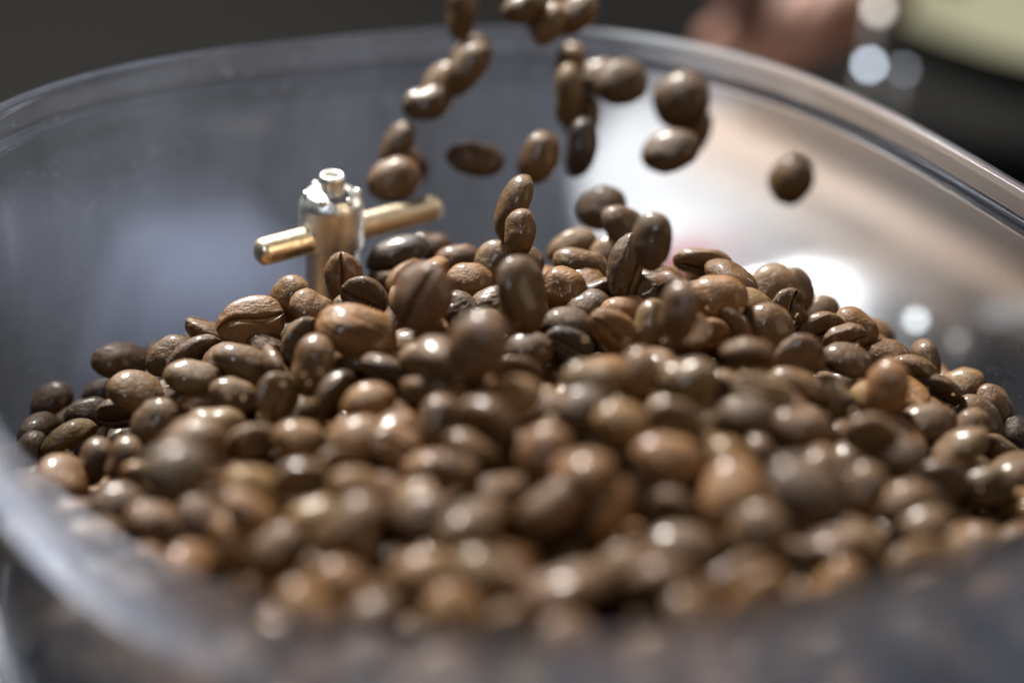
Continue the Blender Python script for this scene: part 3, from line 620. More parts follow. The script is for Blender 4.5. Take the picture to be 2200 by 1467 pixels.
-3181,20313,6496,14,10,-32,-93,111,116,114, 2578,15353,6647,34,-29,39,-80,90,91,84, -3787,24508,6245,9,58,80,13,105,103,113, 
3665,14920,6482,6,-68,-71,19,94,92,97, -4172,24946,5287,3,52,77,-37,90,86,92, -1778,14636,6180,93,26,-10,-25,99,101,102, 
3999,26812,5106,8,-13,-6,99,92,89,87, -4300,16467,5444,32,-19,10,92,104,110,96, -1131,14027,5965,52,52,41,54,99,99,95, 
-1813,19307,7098,99,-4,5,15,106,111,107, -3029,23597,6122,2,2,-84,-53,92,89,85, -1102,24805,6058,8,-19,-50,-84,95,94,101, 
-4781,15523,5628,13,0,44,89,98,95,105, -4817,23454,5288,20,20,-27,-92,89,90,93, 737,27575,4430,56,7,-24,-79,100,99,102, 
5723,21761,6847,7,92,-34,-19,93,90,88, 3495,22354,7364,5,-90,-42,-13,107,108,108, -2998,16623,6128,5,-10,-92,38,92,93,93, 
2294,17514,7353,99,14,-6,2,91,94,96, 3868,22800,6922,2,-6,-3,-100,92,90,86, -416,23245,6804,87,11,-27,-39,94,96,95, 
-1364,16932,7018,37,36,10,-85,109,109,114, -3423,22670,6195,53,-28,22,77,100,105,105, -5893,16872,5409,29,93,-22,3,94,95,94, 
592,20195,7526,31,-19,-93,-11,104,106,105, 1821,25808,5834,5,30,92,26,102,100,97, 3149,19920,7121,76,11,2,65,92,90,95, 
349,13759,6492,15,-98,-8,4,106,101,102, 1184,24248,6645,9,-8,-37,92,90,87,96, 1276,15661,7029,29,11,13,-94,101,102,107, 
5647,25068,5679,29,89,23,25,97,94,97, 3900,25412,5718,83,-16,-2,53,112,117,104, 4319,16311,6424,70,-11,26,-65,110,114,114, 
-5876,22615,5026,60,-1,-14,-79,92,92,90, -6079,20639,5686,22,35,91,8,99,100,96, 2353,27132,5138,31,-11,-17,93,101,105,98, 
6041,19778,6554,31,-14,-10,93,90,94,97, 3186,27170,4679,31,-12,11,94,112,107,103, 5569,16641,6439,49,2,20,85,92,88,90, 
-18,15015,6461,25,-77,58,11,111,106,106, 2401,16366,7025,95,21,22,2,106,105,105, 1114,13865,6614,10,-15,15,-97,105,109,111, 
1441,27221,4783,21,6,57,79,101,102,93, 289,27895,3924,0,-6,-2,-100,109,108,116, 6221,17787,6047,3,96,-11,-25,95,95,90, 
-4445,20597,6079,39,-19,-14,-89,99,104,106, 4802,18032,6798,7,61,-67,-43,106,104,101, 1056,20776,7637,27,-32,-91,-4,109,107,111, 
-136,27368,4407,12,99,-11,-4,103,102,111, 3949,20946,7273,43,38,5,82,94,90,90, 2988,25347,5698,90,-35,-6,-27,95,92,93, 
-2905,26907,4412,10,59,-79,17,110,110,102, -6422,20696,4897,67,-35,-14,64,90,87,85, -2364,22543,6731,17,-86,21,-43,97,95,100, 
-6582,18957,5337,12,87,48,-6,97,93,100, -5032,23989,4898,44,20,-38,-79,97,94,93, 4121,23420,6609,34,6,25,90,106,109,99, 
-1677,27942,3715,20,-1,69,-69,98,95,105, -6280,24354,4677,88,-11,-9,45,104,108,104, 6934,19834,6281,42,6,-41,81,97,92,98, 
-759,18477,7438,30,-10,5,95,91,87,95, 4272,17249,6745,12,-81,-57,-1,88,90,89, 63,16718,7150,1,-53,-85,2,110,111,101, 
-6505,22941,4904,64,21,21,-71,101,107,107, 27,24015,6863,47,6,25,84,98,103,91, -3019,23197,6507,7,-97,20,-13,103,106,105, 
-1473,14492,6828,14,48,86,-11,102,101,94, -6380,20996,5849,68,-12,-4,72,98,101,98, -1081,26712,5040,8,-8,-39,-92,105,111,109, 
191,13650,6969,28,96,3,-7,97,93,100, -1006,25694,5193,89,-36,0,28,88,87,87, -3321,19843,6952,100,-1,2,-9,98,102,94, 
-3935,25616,4655,92,17,-26,-23,110,111,105, -6361,22312,5337,51,-16,10,84,92,92,92, -6060,17323,5682,4,-93,-36,7,92,96,98, 
-6124,19176,5520,13,7,15,98,110,117,103, 298,26723,5356,29,-18,-94,1,102,100,98, -1552,16351,7128,24,32,18,-90,103,100,102, 
7102,20843,6648,22,-31,82,-43,101,105,101, 3123,15980,6641,9,-14,-15,97,100,99,94, -2489,18170,7244,23,9,-10,96,103,105,109, 
-3793,17965,6465,15,70,-69,14,103,105,110, -2256,25593,5731,37,-59,-62,-36,110,111,116, -4414,26616,4466,65,0,46,-61,110,112,113, 
-2740,26821,4941,21,-97,5,-7,101,97,97, -4014,20135,6186,56,-15,25,-78,96,92,97, -2903,22228,6830,20,-5,95,-24,100,102,95, 
-2207,20539,7413,13,78,-61,-4,109,107,114, -379,27422,4911,4,-89,-42,15,109,105,103, 5375,24025,6136,11,67,72,-12,106,104,99, 
-1625,27866,4374,17,-97,-17,-8,96,94,98, -1543,21144,7306,79,-45,4,40,105,103,112, 5285,17740,6876,14,-54,82,-12,100,100,93, 
-4174,23756,5869,8,32,-14,-93,102,108,110, 4736,26256,5819,40,26,26,-84,107,112,100, -4905,25451,4977,18,98,11,7,98,102,91, 
4184,19311,7281,9,-73,-61,-28,90,89,96, 7048,21688,6602,16,-7,-42,89,94,93,93, 1330,27126,5445,92,7,31,-25,102,102,101, 
3283,24062,7286,97,-6,6,24,109,114,111, 2421,26331,5043,86,-34,-4,-37,96,102,101, -6920,19377,5229,83,-46,-16,29,97,99,96, 
4987,25489,5665,99,-6,14,5,111,107,111, 1067,24082,7204,10,55,78,28,90,91,91, -8,22829,7410,17,-48,82,-25,108,110,106, 
3326,21031,7858,2,-7,-97,24,104,110,108, 3794,16466,6752,32,-19,-8,92,89,94,93, 892,19606,7591,19,91,34,-14,96,94,103, 
5629,21143,7016,61,-7,25,-74,108,113,104, 1473,20764,7942,21,95,18,-15,95,96,88, -5062,18343,6222,92,-9,-18,-33,95,100,92, 
4964,23410,6853,11,-14,-22,96,90,86,88, -4640,21744,6262,93,-28,-17,-16,93,91,91, 1340,27914,4674,98,-6,3,-17,94,92,93, 
3112,26137,5794,26,-23,88,-33,90,94,85, -1976,16478,6410,17,-23,28,91,98,98,104, -1777,18482,7165,18,-77,56,27,102,105,101, 
816,18840,7218,64,21,-8,73,100,103,105, 3524,17295,7718,46,-66,-46,38,91,95,87, -453,19632,7712,3,44,-87,-23,93,95,92, 
911,15640,7636,21,94,-23,-14,93,97,97, -1829,21896,7031,43,-1,-14,89,93,93,95, -1377,27253,4678,12,-95,-22,-19,102,107,98, 
6011,17215,6127,74,64,18,11,92,91,90, -4406,18962,6230,38,4,14,-91,108,109,107, -1718,13910,6272,2,-15,-98,9,92,92,87, 
-479,25196,5742,85,-29,-11,-42,98,101,100, -240,14378,6624,30,62,65,31,97,92,94, 400,24774,6783,12,-63,-77,-4,108,104,116, 
4862,21332,7276,44,-79,43,9,89,88,82, 1667,15119,6704,27,-94,6,-22,111,118,113, -3775,22460,6601,92,9,-30,-23,106,112,108, 
1857,21775,7376,66,-36,3,-66,104,106,99, 1363,17168,7229,43,-82,37,12,98,100,99, 6393,22292,6716,76,17,-2,62,108,107,105, 
2231,27435,4711,0,-19,-6,98,89,92,95, 520,14554,6745,18,-23,-37,88,107,106,107, -447,24154,6511,49,-23,-5,-84,106,109,103, 
-5320,16301,5723,85,-8,16,49,106,104,105, 4128,20597,7536,90,6,32,-28,91,88,97, -5650,23126,5459,1,-70,66,-27,105,105,100, 
-1926,27269,3860,20,17,-91,33,111,107,108, -2516,14401,6382,1,97,-21,-15,94,94,93, -5150,21294,5985,77,-4,-7,-63,103,99,97, 
-5324,24706,5263,50,74,35,27,105,102,109, -1946,24000,6471,98,7,-16,-7,110,109,111, -4462,16533,5895,99,-10,-4,10,104,101,106, 
-557,17840,7832,6,-98,-15,-12,109,111,109, -2262,26094,4758,64,-5,-3,77,98,103,91, 2836,14431,6996,65,10,-7,75,97,101,105, 
-5740,25080,4787,8,5,-5,99,100,100,101, -726,27970,4186,97,-22,0,-13,89,91,91, 1273,18224,7161,87,-28,-35,19,94,95,95, 
-2614,19014,7040,69,-5,28,66,101,104,101, -723,15492,6542,60,25,-25,71,100,96,95, 3641,19572,7582,11,32,94,9,97,101,93, 
-4487,16940,6432,29,54,78,14,97,101,97, -1373,17773,6799,66,14,-45,-58,100,103,98, 6665,23688,6654,34,-71,56,-25,110,106,111, 
-3495,18896,6439,6,98,-1,-18,100,105,106, -3221,21176,6507,66,7,16,73,94,98,101, 1733,25271,6147,8,9,-99,7,108,110,115, 
4498,22746,7496,20,58,74,28,102,101,101, -1882,23054,6847,6,85,-45,-28,99,105,100, -5776,22853,6037,1,-29,95,8,103,98,109, 
3900,14899,6721,93,-10,23,27,98,96,100, -5183,17048,5987,98,13,14,9,108,114,114, 4074,18125,7549,1,19,92,35,112,114,105, 
-6374,23907,5253,13,-62,-77,-3,105,102,108, 1098,25256,6524,92,-36,-1,14,100,102,108, 6378,17753,6578,33,71,61,-15,111,106,105, 
-3244,17205,6499,13,-62,-74,-22,105,110,99, -7027,21663,5265,89,-43,-7,12,97,93,100, -3845,14788,6295,8,-22,-84,49,110,117,108, 
2547,25885,5956,51,55,-65,-12,96,93,93, 2151,18364,7096,91,16,-11,37,94,91,91, 6793,19220,6405,35,22,-10,91,99,100,100, 
-2818,15779,6359,68,32,-5,66,110,111,109, 2340,22371,7339,8,38,92,10,101,100,103, -4024,25040,5563,79,-29,38,40,102,98,95, 
496,27242,4864,94,0,-11,-31,100,100,101, 2176,20704,7584,50,-11,14,-85,94,90,88, 4673,19799,7285,79,26,-12,-54,94,92,97, 
4182,25273,6332,18,-96,4,22,104,109,103, -4902,25989,4717,2,-11,-97,-19,108,104,110, 1056,25652,5782,2,94,-34,4,100,97,97, 
5618,25160,6317,7,-96,9,27,94,96,96, 6395,24137,5999,58,0,36,73,93,98,91, -6572,17986,5537,76,-12,-19,-61,111,106,105, 
4944,15761,7009,92,37,-12,1,92,92,94, 467,15796,7105,0,60,-74,30,112,113,117, 3040,27366,5106,96,-1,-12,-26,97,98,95, 
4207,23637,7233,24,91,-30,-14,106,109,113, -2881,21371,7506,22,-80,32,-45,109,105,115, 2707,17952,7567,95,-25,11,-13,111,116,112, 
-3669,26941,4386,61,-18,6,-77,97,102,91, 161,20842,7709,8,-36,92,-11,97,93,92, -5233,23898,5400,18,0,-22,-96,103,108,97, 
-3204,14453,5867,75,-33,-36,-45,104,108,99, -4989,15883,6165,16,18,-96,-15,97,93,95, 2027,24311,6563,98,-5,-17,7,99,102,95, 
1538,24629,7081,5,4,28,96,96,94,97, 1667,19462,7672,25,0,12,-96,102,105,106, 5621,19731,6944,65,-5,4,-75,92,92,95, 
-6383,20074,5309,72,-15,13,-67,94,100,91, 1560,13826,7133,32,20,-92,12,97,96,96, 4122,26853,5638,90,26,-16,-31,106,104,113, 
2862,16523,7577,7,-55,77,-32,101,106,105, 89,28029,4420,98,-20,1,4,98,96,100, 3568,24946,6764,13,-98,12,3,98,97,96, 
-7067,19925,5502,96,4,-14,23,96,94,104, -5466,18141,5688,60,13,-7,-78,107,103,108, -5490,20250,6097,6,-98,11,17,89,92,96, 
-6822,21006,5410,59,6,-19,78,97,98,91, 3030,20041,7673,14,19,21,-95,93,91,94, 6060,18703,7139,12,-45,88,-12,93,95,87, 
-2922,24187,6345,5,-2,100,2,92,95,93, -693,26943,5368,25,14,28,92,96,101,103, 5260,24447,6589,43,-83,-36,1,107,106,111, 
1952,25901,6244,85,-6,-9,-52,105,102,98, 4539,26044,6201,75,2,-30,58,101,105,105, -3846,25796,5354,17,94,-25,16,111,111,108, 
-7197,22172,5526,65,1,-18,-74,99,94,101, 5908,20561,6903,59,-4,58,-56,96,100,93, -452,13834,6152,40,-13,-13,90,88,89,91, 
5354,18718,7106,27,66,70,6,103,99,109, 795,14957,7380,7,5,92,39,109,113,103, 3782,25924,6230,38,3,92,-11,102,97,103, 
-1987,17058,6642,68,-59,-14,42,111,116,110, 7068,19833,6750,79,12,12,59,105,106,98, -4682,25404,5463,0,-95,-28,12,97,94,94, 
-4537,22145,6427,78,-61,9,2,94,97,92, -628,25868,5977,9,28,-95,9,98,100,105, -2529,23619,6678,36,-3,62,70,91,94,84, 
3852,17178,7148,13,58,-67,-44,94,94,100, 643,26785,5502,95,6,28,-15,99,104,102, 707,27460,5299,99,-11,8,-2,108,104,115, 
4044,24350,6387,54,-46,25,-65,100,102,93, 6323,24776,6266,19,-48,-44,73,89,93,95, -443,18880,7847,7,-17,-92,35,109,104,108, 
-2132,14180,6571,66,8,6,74,107,107,109, 5331,25805,6164,10,-92,38,4,95,95,96, -6895,23062,5364,71,22,-3,-67,103,108,111, 
-601,25168,6247,33,2,9,94,90,94,94, 925,17977,7573,20,-91,-28,-22,89,85,83, -5565,25368,5197,98,-18,-3,-7,104,100,111, 
-1012,20032,8094,33,92,-20,2,106,107,110, 1606,14969,7086,58,17,-7,79,99,95,97, 1703,22390,7592,43,-9,-12,-89,99,104,99, 
3822,24394,7624,49,2,-5,87,92,90,85, 3427,17997,7172,62,-12,-56,54,89,91,84, 4703,19544,7717,91,1,-13,40,99,95,104, 
-2433,20103,6928,12,-77,60,-18,96,95,101, 1608,15279,7564,56,-21,0,-80,95,94,100, -5036,17449,6599,26,25,-92,-13,104,110,112, 
2415,21967,7828,5,45,-88,10,106,109,109, 6062,21943,7210,6,28,95,14,101,101,96, -5087,19681,6205,13,6,-4,-99,108,110,113, 
-890,18416,6968,84,-40,-5,35,97,100,93, 1685,23269,7231,40,-20,12,88,102,103,100, -1597,20293,7451,55,18,22,79,95,97,91, 
3941,17076,7522,61,17,39,-67,91,95,89, -909,17400,7901,34,2,-31,89,100,100,97, -58,27425,5266,8,-77,-62,12,93,91,92, 
4385,18784,7299,96,24,14,6,107,109,102, -3783,21773,6785,9,-19,-25,95,108,113,109, 5865,17039,6846,10,86,-47,19,109,105,105, 
4709,20908,7169,55,23,-36,72,110,115,116, -3386,21512,7442,46,70,-47,-28,90,91,84, -1026,21839,7101,73,32,-2,-60,102,103,98, 
6554,18168,6896,6,86,-39,31,104,104,100, -3443,19039,6916,6,89,-44,-6,106,109,104, 1945,27676,5103,35,14,-58,-72,99,103,104, 
587,13610,7488,17,20,-78,57,111,112,107, -2642,14979,6053,11,4,1,-99,96,93,103, -3197,22876,6927,21,88,-43,-2,102,97,110, 
-5937,22164,6105,74,4,23,-63,105,105,98, 1982,26871,5583,6,-69,68,24,97,96,94, 2443,21091,7978,97,-17,-14,-10,106,108,105, 
-3541,15361,6097,2,-51,-81,29,104,106,97, 6050,23699,6625,38,55,68,31,111,114,111, 4946,17758,7220,4,-49,87,-11,94,97,97, 
3899,26508,5938,89,32,-27,18,96,94,100, -3121,20863,6952,19,2,8,-98,106,112,109, -6491,22260,5813,66,0,-7,75,111,111,116, 
-2245,24749,6745,14,55,-75,-34,97,99,100, -4941,25984,5203,1,-99,-15,-5,102,104,95, -4669,24608,5532,1,-79,-59,-19,91,90,86, 
6887,22756,6568,69,-65,29,-13,100,96,102, -3489,18215,6691,96,-11,5,27,97,102,99, 3194,25529,6293,6,31,88,-37,105,101,105, 
-5755,16480,6389,21,94,-22,-17,104,110,108, -4839,18751,6598,99,8,-3,-5,88,90,89, -6423,20027,5795,71,0,22,-67,99,100,98, 
385,24507,7041,95,9,10,-28,91,88,91, -2033,21465,7554,89,-24,5,38,101,98,100, -3146,22160,7287,22,7,91,-35,94,97,96, 
-5179,23496,5798,74,2,20,-65,102,100,100, 3170,14397,7369,13,-40,8,-91,101,104,103, -2390,15944,6998,36,12,-81,-45,105,107,110, 
-4163,15897,5737,28,-1,-44,85,90,86,96, 743,25778,6055,93,-4,-6,36,111,116,118, -1915,14778,6935,95,-17,-3,25,102,101,97, 
4835,16211,7050,11,2,63,77,104,102,102, 4831,25464,6517,16,34,-93,-7,96,94,94, 6441,20211,6865,35,69,59,-24,105,101,99, 
-2831,16669,6697,1,95,-22,-24,103,101,111, 5396,23669,6559,47,3,21,86,102,106,106, 4116,20061,7871,44,-82,35,-5,90,88,94, 
4321,15383,6744,45,5,35,82,102,100,109, 6681,21089,6394,88,-26,-39,-6,103,101,102, -2412,27661,4122,37,81,37,-27,92,90,90, 
-3966,19662,6693,3,-17,98,7,108,103,103, -2212,17473,7096,28,-22,70,62,98,95,93, -494,22231,7582,94,-17,-21,-21,100,102,94, 
-5732,23843,4993,81,-25,36,-39,89,88,86, -4799,21102,6414,99,-11,8,-5,103,105,107, 1158,18750,7807,7,-53,-83,-17,103,108,107, 
1908,18787,7599,16,-32,87,33,98,99,99, -661,16904,7263,39,-15,91,0,93,97,88, 2888,15767,7083,91,16,15,-36,111,116,105, 
4995,23213,7462,21,-87,43,-10,107,103,111, -1396,25406,5987,16,43,-77,44,91,87,90, 3125,21668,7530,20,-10,43,88,102,101,108, 
-1251,13814,6700,45,86,-11,-21,112,109,107, -1180,18979,7027,28,-38,18,-86,92,89,87, -5478,17775,6228,5,-23,-97,-2,91,91,85, 
-4362,17481,6600,87,-38,16,-28,91,90,88, -7067,19300,5785,62,21,-1,76,111,115,111, -6179,20683,6241,2,26,-8,96,89,86,92, 
-7474,20890,5430,61,-38,51,-47,95,98,96, -55,15672,7242,9,-45,4,89,110,115,118, -251,23685,7232,71,11,-6,-70,92,96,86, 
-631,21372,7535,62,-22,-30,69,98,99,98, -4615,15340,6080,93,21,12,-27,94,96,91, 3416,16440,7218,15,-75,-64,-8,96,92,91, 
-6004,24746,5246,94,17,-13,26,100,106,102, 4129,21793,7440,18,-14,7,-97,108,112,105, 2415,16915,7661,14,89,25,35,100,103,107, 
-859,16186,7087,15,88,-42,19,110,113,118, 1291,26484,5805,13,-95,-29,-4,106,108,113, -1947,27116,4731,48,24,-10,-84,111,108,112, 
2725,24579,6957,19,78,54,-25,107,113,103, 803,20116,7943,17,-54,82,7,91,96,86, 1469,21496,7952,4,80,-59,12,97,102,93, 
-3306,15744,6723,93,5,-23,28,107,113,103, 3752,18983,7732,80,22,-2,-56,92,93,99, -4577,23319,6105,71,20,3,-68,106,111,105, 
1763,14111,6291,55,38,44,60,91,95,89, -6055,17414,6112,3,-86,51,-1,94,92,89, 1607,25474,7065,36,-69,-53,34,103,98,109, 
878,23201,7200,2,-78,-60,-19,106,106,102, -6051,23314,5519,44,14,-27,-84,108,107,108, -5635,19018,6066,16,-15,-98,-4,112,114,110, 
1613,16276,7004,8,-38,-34,-86,96,92,103, -2660,19556,7254,79,-26,-2,-56,88,94,86, 1346,19737,8211,19,-28,92,-22,102,106,103, 
-6169,18340,5654,58,-46,2,-67,102,99,96, 4499,24052,7394,29,-32,-69,58,90,89,84, -4586,18220,6687,94,29,15,8,110,104,109, 
2954,19485,7436,82,47,-33,5,95,99,88, -2955,26436,4967,88,42,-15,-19,92,94,90, -1222,23214,6939,31,3,33,-89,90,88,89, 
-2081,26514,5286,2,-26,92,-28,106,105,107, -4155,26562,4956,34,-16,17,-91,107,113,104, 6752,18987,6831,88,11,14,-43,107,110,108, 
-1077,26158,5662,14,28,-95,-3,111,110,119, 3145,18514,7797,3,-37,-91,18,103,107,108, 6616,20565,6994,80,-49,-4,33,93,89,93, 
-1606,24790,6676,28,66,69,-13,92,93,90, 4789,24214,6864,11,30,36,-88,109,107,105, -4175,19787,6992,74,-4,-12,66,104,109,98, 
-3710,17224,6874,7,-73,-65,-22,93,95,93, 3009,21667,8217,46,55,-65,-27,96,96,103, 5014,18162,7443,37,-15,19,90,102,104,105, 
2026,25162,6814,24,68,67,17,111,112,103, -3595,18400,7363,16,27,-92,-23,111,114,118, 4508,18595,7931,0,-94,-7,35,98,96,99, 
-2909,20254,7280,9,5,-91,39,94,94,88, -5079,16612,6454,12,-88,39,25,92,93,86, -4841,16986,6729,56,-15,21,-78,92,89,93, 
-2220,14006,7057,21,4,-3,98,105,110,108, -5376,22003,6429,0,70,-69,-17,97,100,103, 1147,22847,7606,11,-21,94,-23,90,94,95, 
-1522,22211,7503,99,10,-8,11,95,97,97, -1172,19351,7411,89,-14,7,-43,111,111,107, 2191,22602,8076,42,67,-62,-4,107,105,109, 
-1086,20669,7644,97,-23,5,7,94,98,91, 6404,21304,6762,86,-22,-28,38,111,110,113, -6177,19871,6180,53,22,3,82,105,108,112, 
-855,14666,6492,96,10,-23,7,104,101,104, -3837,21134,7087,95,1,-24,-21,100,98,95, -1033,24399,6621,90,-27,-18,30,103,102,107, 
-5669,19045,6606,21,-6,-97,12,102,108,109, 422,19695,7963,0,24,14,-96,109,112,109, 449,26358,5813,53,18,15,-81,93,95,87, 
746,25973,6628,51,-6,17,-84,104,107,109, -3340,20794,7496,93,28,11,-22,104,102,109, -4470,15052,6621,91,-37,2,-20,99,98,94, 
-3360,19304,7396,6,30,93,19,110,110,108, -3279,14962,6487,26,-12,-11,-95,95,101,102, -4738,22677,6481,86,-45,-1,-23,102,99,109, 
4454,21163,7796,34,-9,-8,93,100,98,105, 2306,14840,7204,40,-86,-7,30,97,101,91, -2328,15177,6647,7,-35,-93,4,100,97,107, 
-2226,19603,7720,13,88,-43,-12,111,114,104, 1920,16645,7477,47,-46,-31,68,97,98,93, 500,23538,7379,26,-24,-4,93,92,96,91, 
-6468,23837,5755,15,-44,84,-27,100,95,107, 1255,14342,7319,6,-59,58,55,99,105,104, -2749,16509,7163,51,84,13,-9,88,87,94, 
4881,16873,7407,5,89,45,6,94,96,100, 4070,17646,7753,30,-80,45,25,97,97,103, -547,22944,7285,91,-7,-38,-11,95,95,102, 
2433,26586,5559,96,4,28,6,96,92,93, 671,21640,7969,8,45,-87,-19,110,108,107, 1270,26582,6159,0,-2,15,-99,104,101,99, 
-4004,16195,6755,34,74,-57,12,90,94,97, 5877,17962,6830,23,76,57,22,91,89,97, -2329,22006,7332,79,-40,-16,44,94,90,89, 
4455,17061,7122,21,-59,-78,7,96,92,98, 4105,15269,7195,7,19,2,-98,91,87,97, 5239,22635,7727,61,20,1,77,111,111,119, 
7097,22277,7055,20,-86,45,-10,95,100,97, 3972,16555,7540,4,-11,47,-87,111,113,107, 1512,26094,6551,78,-8,-38,49,106,103,105, 
-2236,15351,7099,18,79,55,-17,89,94,95, 563,18342,7924,99,4,-3,9,110,115,107, -1822,14653,7400,97,13,17,-11,102,105,104, 
-519,19352,8128,26,46,-83,-18,88,87,85, 3135,17579,8047,35,8,-9,-93,110,110,115, -1087,21599,7671,27,-39,-1,88,88,84,85, 
-5707,24244,5750,68,-2,14,72,112,110,109, -4622,21565,6746,30,4,3,95,93,93,98, -6191,23492,6073,98,12,9,10,105,110,106, 
151,16987,7720,3,-94,-28,18,100,98,102, 3767,19805,8124,52,-70,44,-20,103,104,105, -2934,23318,6929,88,-40,-2,-25,94,92,95, 
-4141,15712,6403,23,55,80,5,100,97,103, -2894,20255,7783,16,10,-93,32,91,91,86, 3576,24216,6761,28,-16,-13,94,103,105,107, 
850,16209,7259,18,4,25,95,91,87,89, -4441,18668,7003,54,-25,-9,-80,90,88,94, -5593,18158,6639,21,75,-62,-7,105,108,99, 
-5112,20275,6520,27,95,-2,16,92,95,86, 1431,15944,7784,10,52,-78,32,101,97,99, 6104,22748,7189,100,-4,4,-3,109,113,102, 
-4063,23274,6364,28,36,6,89,102,104,108, 2397,20233,7946,100,2,-5,3,105,108,107, -5804,21274,6303,7,92,-35,18,101,105,106, 
-6626,21844,6221,89,30,6,-34,109,111,102, 1932,18620,7885,54,20,-25,78,109,110,111, -1466,22676,7212,13,9,-6,-99,96,100,93, 
2334,23228,7424,55,17,31,75,106,105,103, 4920,24254,7529,15,18,10,97,107,105,106, 5751,23093,6986,13,-86,-48,3,91,86,93, 
-4932,24367,5867,2,-88,48,6,96,100,97, 5721,17319,7242,13,97,21,-5,103,99,107, -206,25988,6182,98,0,14,11,110,115,102, 
5918,24528,6227,6,54,24,-80,92,88,98, 3416,26243,6234,47,11,-17,-86,92,96,87, -1557,18065,7447,34,-82,-45,8,108,111,113, 
3029,15121,7412,17,6,-98,-7,105,105,103, 4801,20283,7538,21,-24,-26,-91,91,92,92, -3366,25985,5086,23,-88,41,-12,96,99,88, 
6730,18468,7410,9,-31,87,-38,109,114,116, 5171,19044,7523,17,70,-69,-6,107,105,109, -5254,23392,6382,5,66,-74,-14,95,97,88, 
-3656,22463,7427,18,54,73,-38,108,111,105, 1214,20240,8337,99,-12,-7,8,99,97,99, -4255,22088,7056,66,2,-31,-68,107,114,110, 
152,16236,7960,10,90,-39,-15,90,86,95, 4304,25410,6823,48,-18,9,86,100,105,99, 1991,25261,7326,2,-85,-52,10,97,99,93, 
-251,24833,6842,65,-42,-14,61,103,103,108, 7211,20297,7187,54,8,-23,-81,105,108,104, -160,16377,7411,7,6,0,-100,93,93,97, 
-989,15138,7033,12,-43,89,7,102,106,100, 2680,26056,6455,3,21,97,7,94,90,91, -712,13856,6726,38,11,42,82,109,108,107, 
2058,14375,6783,91,-13,-25,-31,91,88,88, 5535,20565,7340,49,-10,-30,81,109,113,108, 2009,20745,8230,43,-21,-10,87,94,92,87, 
-3580,23877,6570,77,1,9,63,109,109,101, -6246,18247,6244,45,-13,-8,-88,112,113,120, 3707,15864,7152,18,-22,26,-92,108,109,105, 
3760,22113,7801,95,-10,-20,-21,103,99,104, -3815,26253,5435,38,-13,-29,-87,99,97,105, -6526,18944,6104,24,-59,-77,4,97,102,96, 
452,13984,7218,75,-59,-20,-21,106,105,109, 3408,23230,7346,99,-11,-8,-7,111,111,106, 3288,18950,8072,14,-45,-60,65,91,88,90, 
-2741,17332,7408,9,91,-40,5,89,89,82, -4796,19181,6783,72,-49,21,44,99,96,96, 5649,24358,6825,96,22,6,15,97,93,94, -87,22759,7807,1,-1,4,-100,90,88,97, 
-2128,16868,7202,77,-1,0,-64,93,91,93, 2123,15643,7046,32,-15,-27,89,88,89,88, 875,17496,7819,5,-61,77,18,103,101,100, 
4373,17269,7958,43,4,-3,90,91,88,86, -1656,26723,5616,91,9,14,39,105,111,111, -6516,19007,6455,86,8,11,49,111,106,105, 
-5456,18308,6882,69,-27,12,-66,105,102,99, 5044,18551,8043,31,69,-64,-14,93,88,94, 4726,21982,7862,9,87,-45,-15,100,99,107, 
7061,19321,7378,20,59,78,-5,102,98,97, -1795,16935,7555,64,2,16,75,100,104,97, 4512,19460,8168,50,29,-19,-79,101,104,97, 
-1506,19216,7799,87,2,-15,47,93,89,88, -772,16533,7522,74,-24,-31,54,105,100,109, -2211,24203,6963,99,3,2,-11,98,103,103, 
6410,21069,7419,2,10,99,0,110,115,101, -5557,19201,6890,74,-7,29,61,107,107,101, 4610,17197,7526,54,9,-34,-76,89,86,84, 
-306,26679,5981,38,32,-22,84,111,112,109, 594,23164,7797,47,-4,-15,87,106,103,100, -160,25022,7337,53,-12,4,84,111,107,110, 
-5029,15478,6919,11,39,82,-41,92,94,87, -1347,14576,7731,61,6,10,-78,90,87,90, -4977,23369,6801,23,-96,-6,11,105,109,110, 
-637,15594,7522,20,-18,-36,89,99,100,99, 1814,13967,7280,83,-32,8,-46,94,97,99, 801,21165,8126,59,-3,13,-80,99,104,96, 
842,15688,8079,12,14,-14,-97,112,112,115, 3573,25877,6806,34,55,43,64,104,102,111, 5271,21101,7749,46,-16,2,87,101,101,106, 
1971,24275,7437,79,-8,4,-61,92,92,89, 2582,25718,6608,91,21,0,-36,90,89,86, 5856,17931,7218,18,-5,21,96,99,97,94, 
5871,25062,6674,13,5,21,97,99,100,104, 6357,20269,7486,4,40,6,-91,99,95,99, -3090,21747,7814,97,-22,-7,-6,104,105,101, 
-337,13908,7390,11,-61,78,-7,102,99,106, 2316,26643,6063,71,-4,-1,70,91,95,91, -939,20583,8218,16,7,-98,6,98,100,91, 
5517,18486,7690,39,49,25,74,92,95,96, -836,23636,7588,32,-74,-59,0,105,109,112, 16,17574,8003,88,43,13,17,98,97,104, 
-935,24307,7208,10,15,23,96,106,106,113, -3564,16478,6650,84,-17,33,40,93,98,90, -4849,21029,6905,75,13,-17,63,88,91,83, 
-4325,20644,6898,75,-20,62,7,109,106,101, 96,19169,8283,24,-25,38,86,91,93,97, -4628,15945,6478,72,4,-11,-68,104,107,100, 
-3001,24092,6937,27,58,-74,18,102,99,106, 7242,21057,7092,63,-18,-43,-62,99,97,98, 1797,14738,7778,67,37,-13,63,107,107,101, 
3865,14803,7520,16,-39,-6,90,100,106,100, 5772,21777,7563,11,-90,42,3,95,95,97, -1658,23443,7281,40,9,2,-91,106,110,104, 
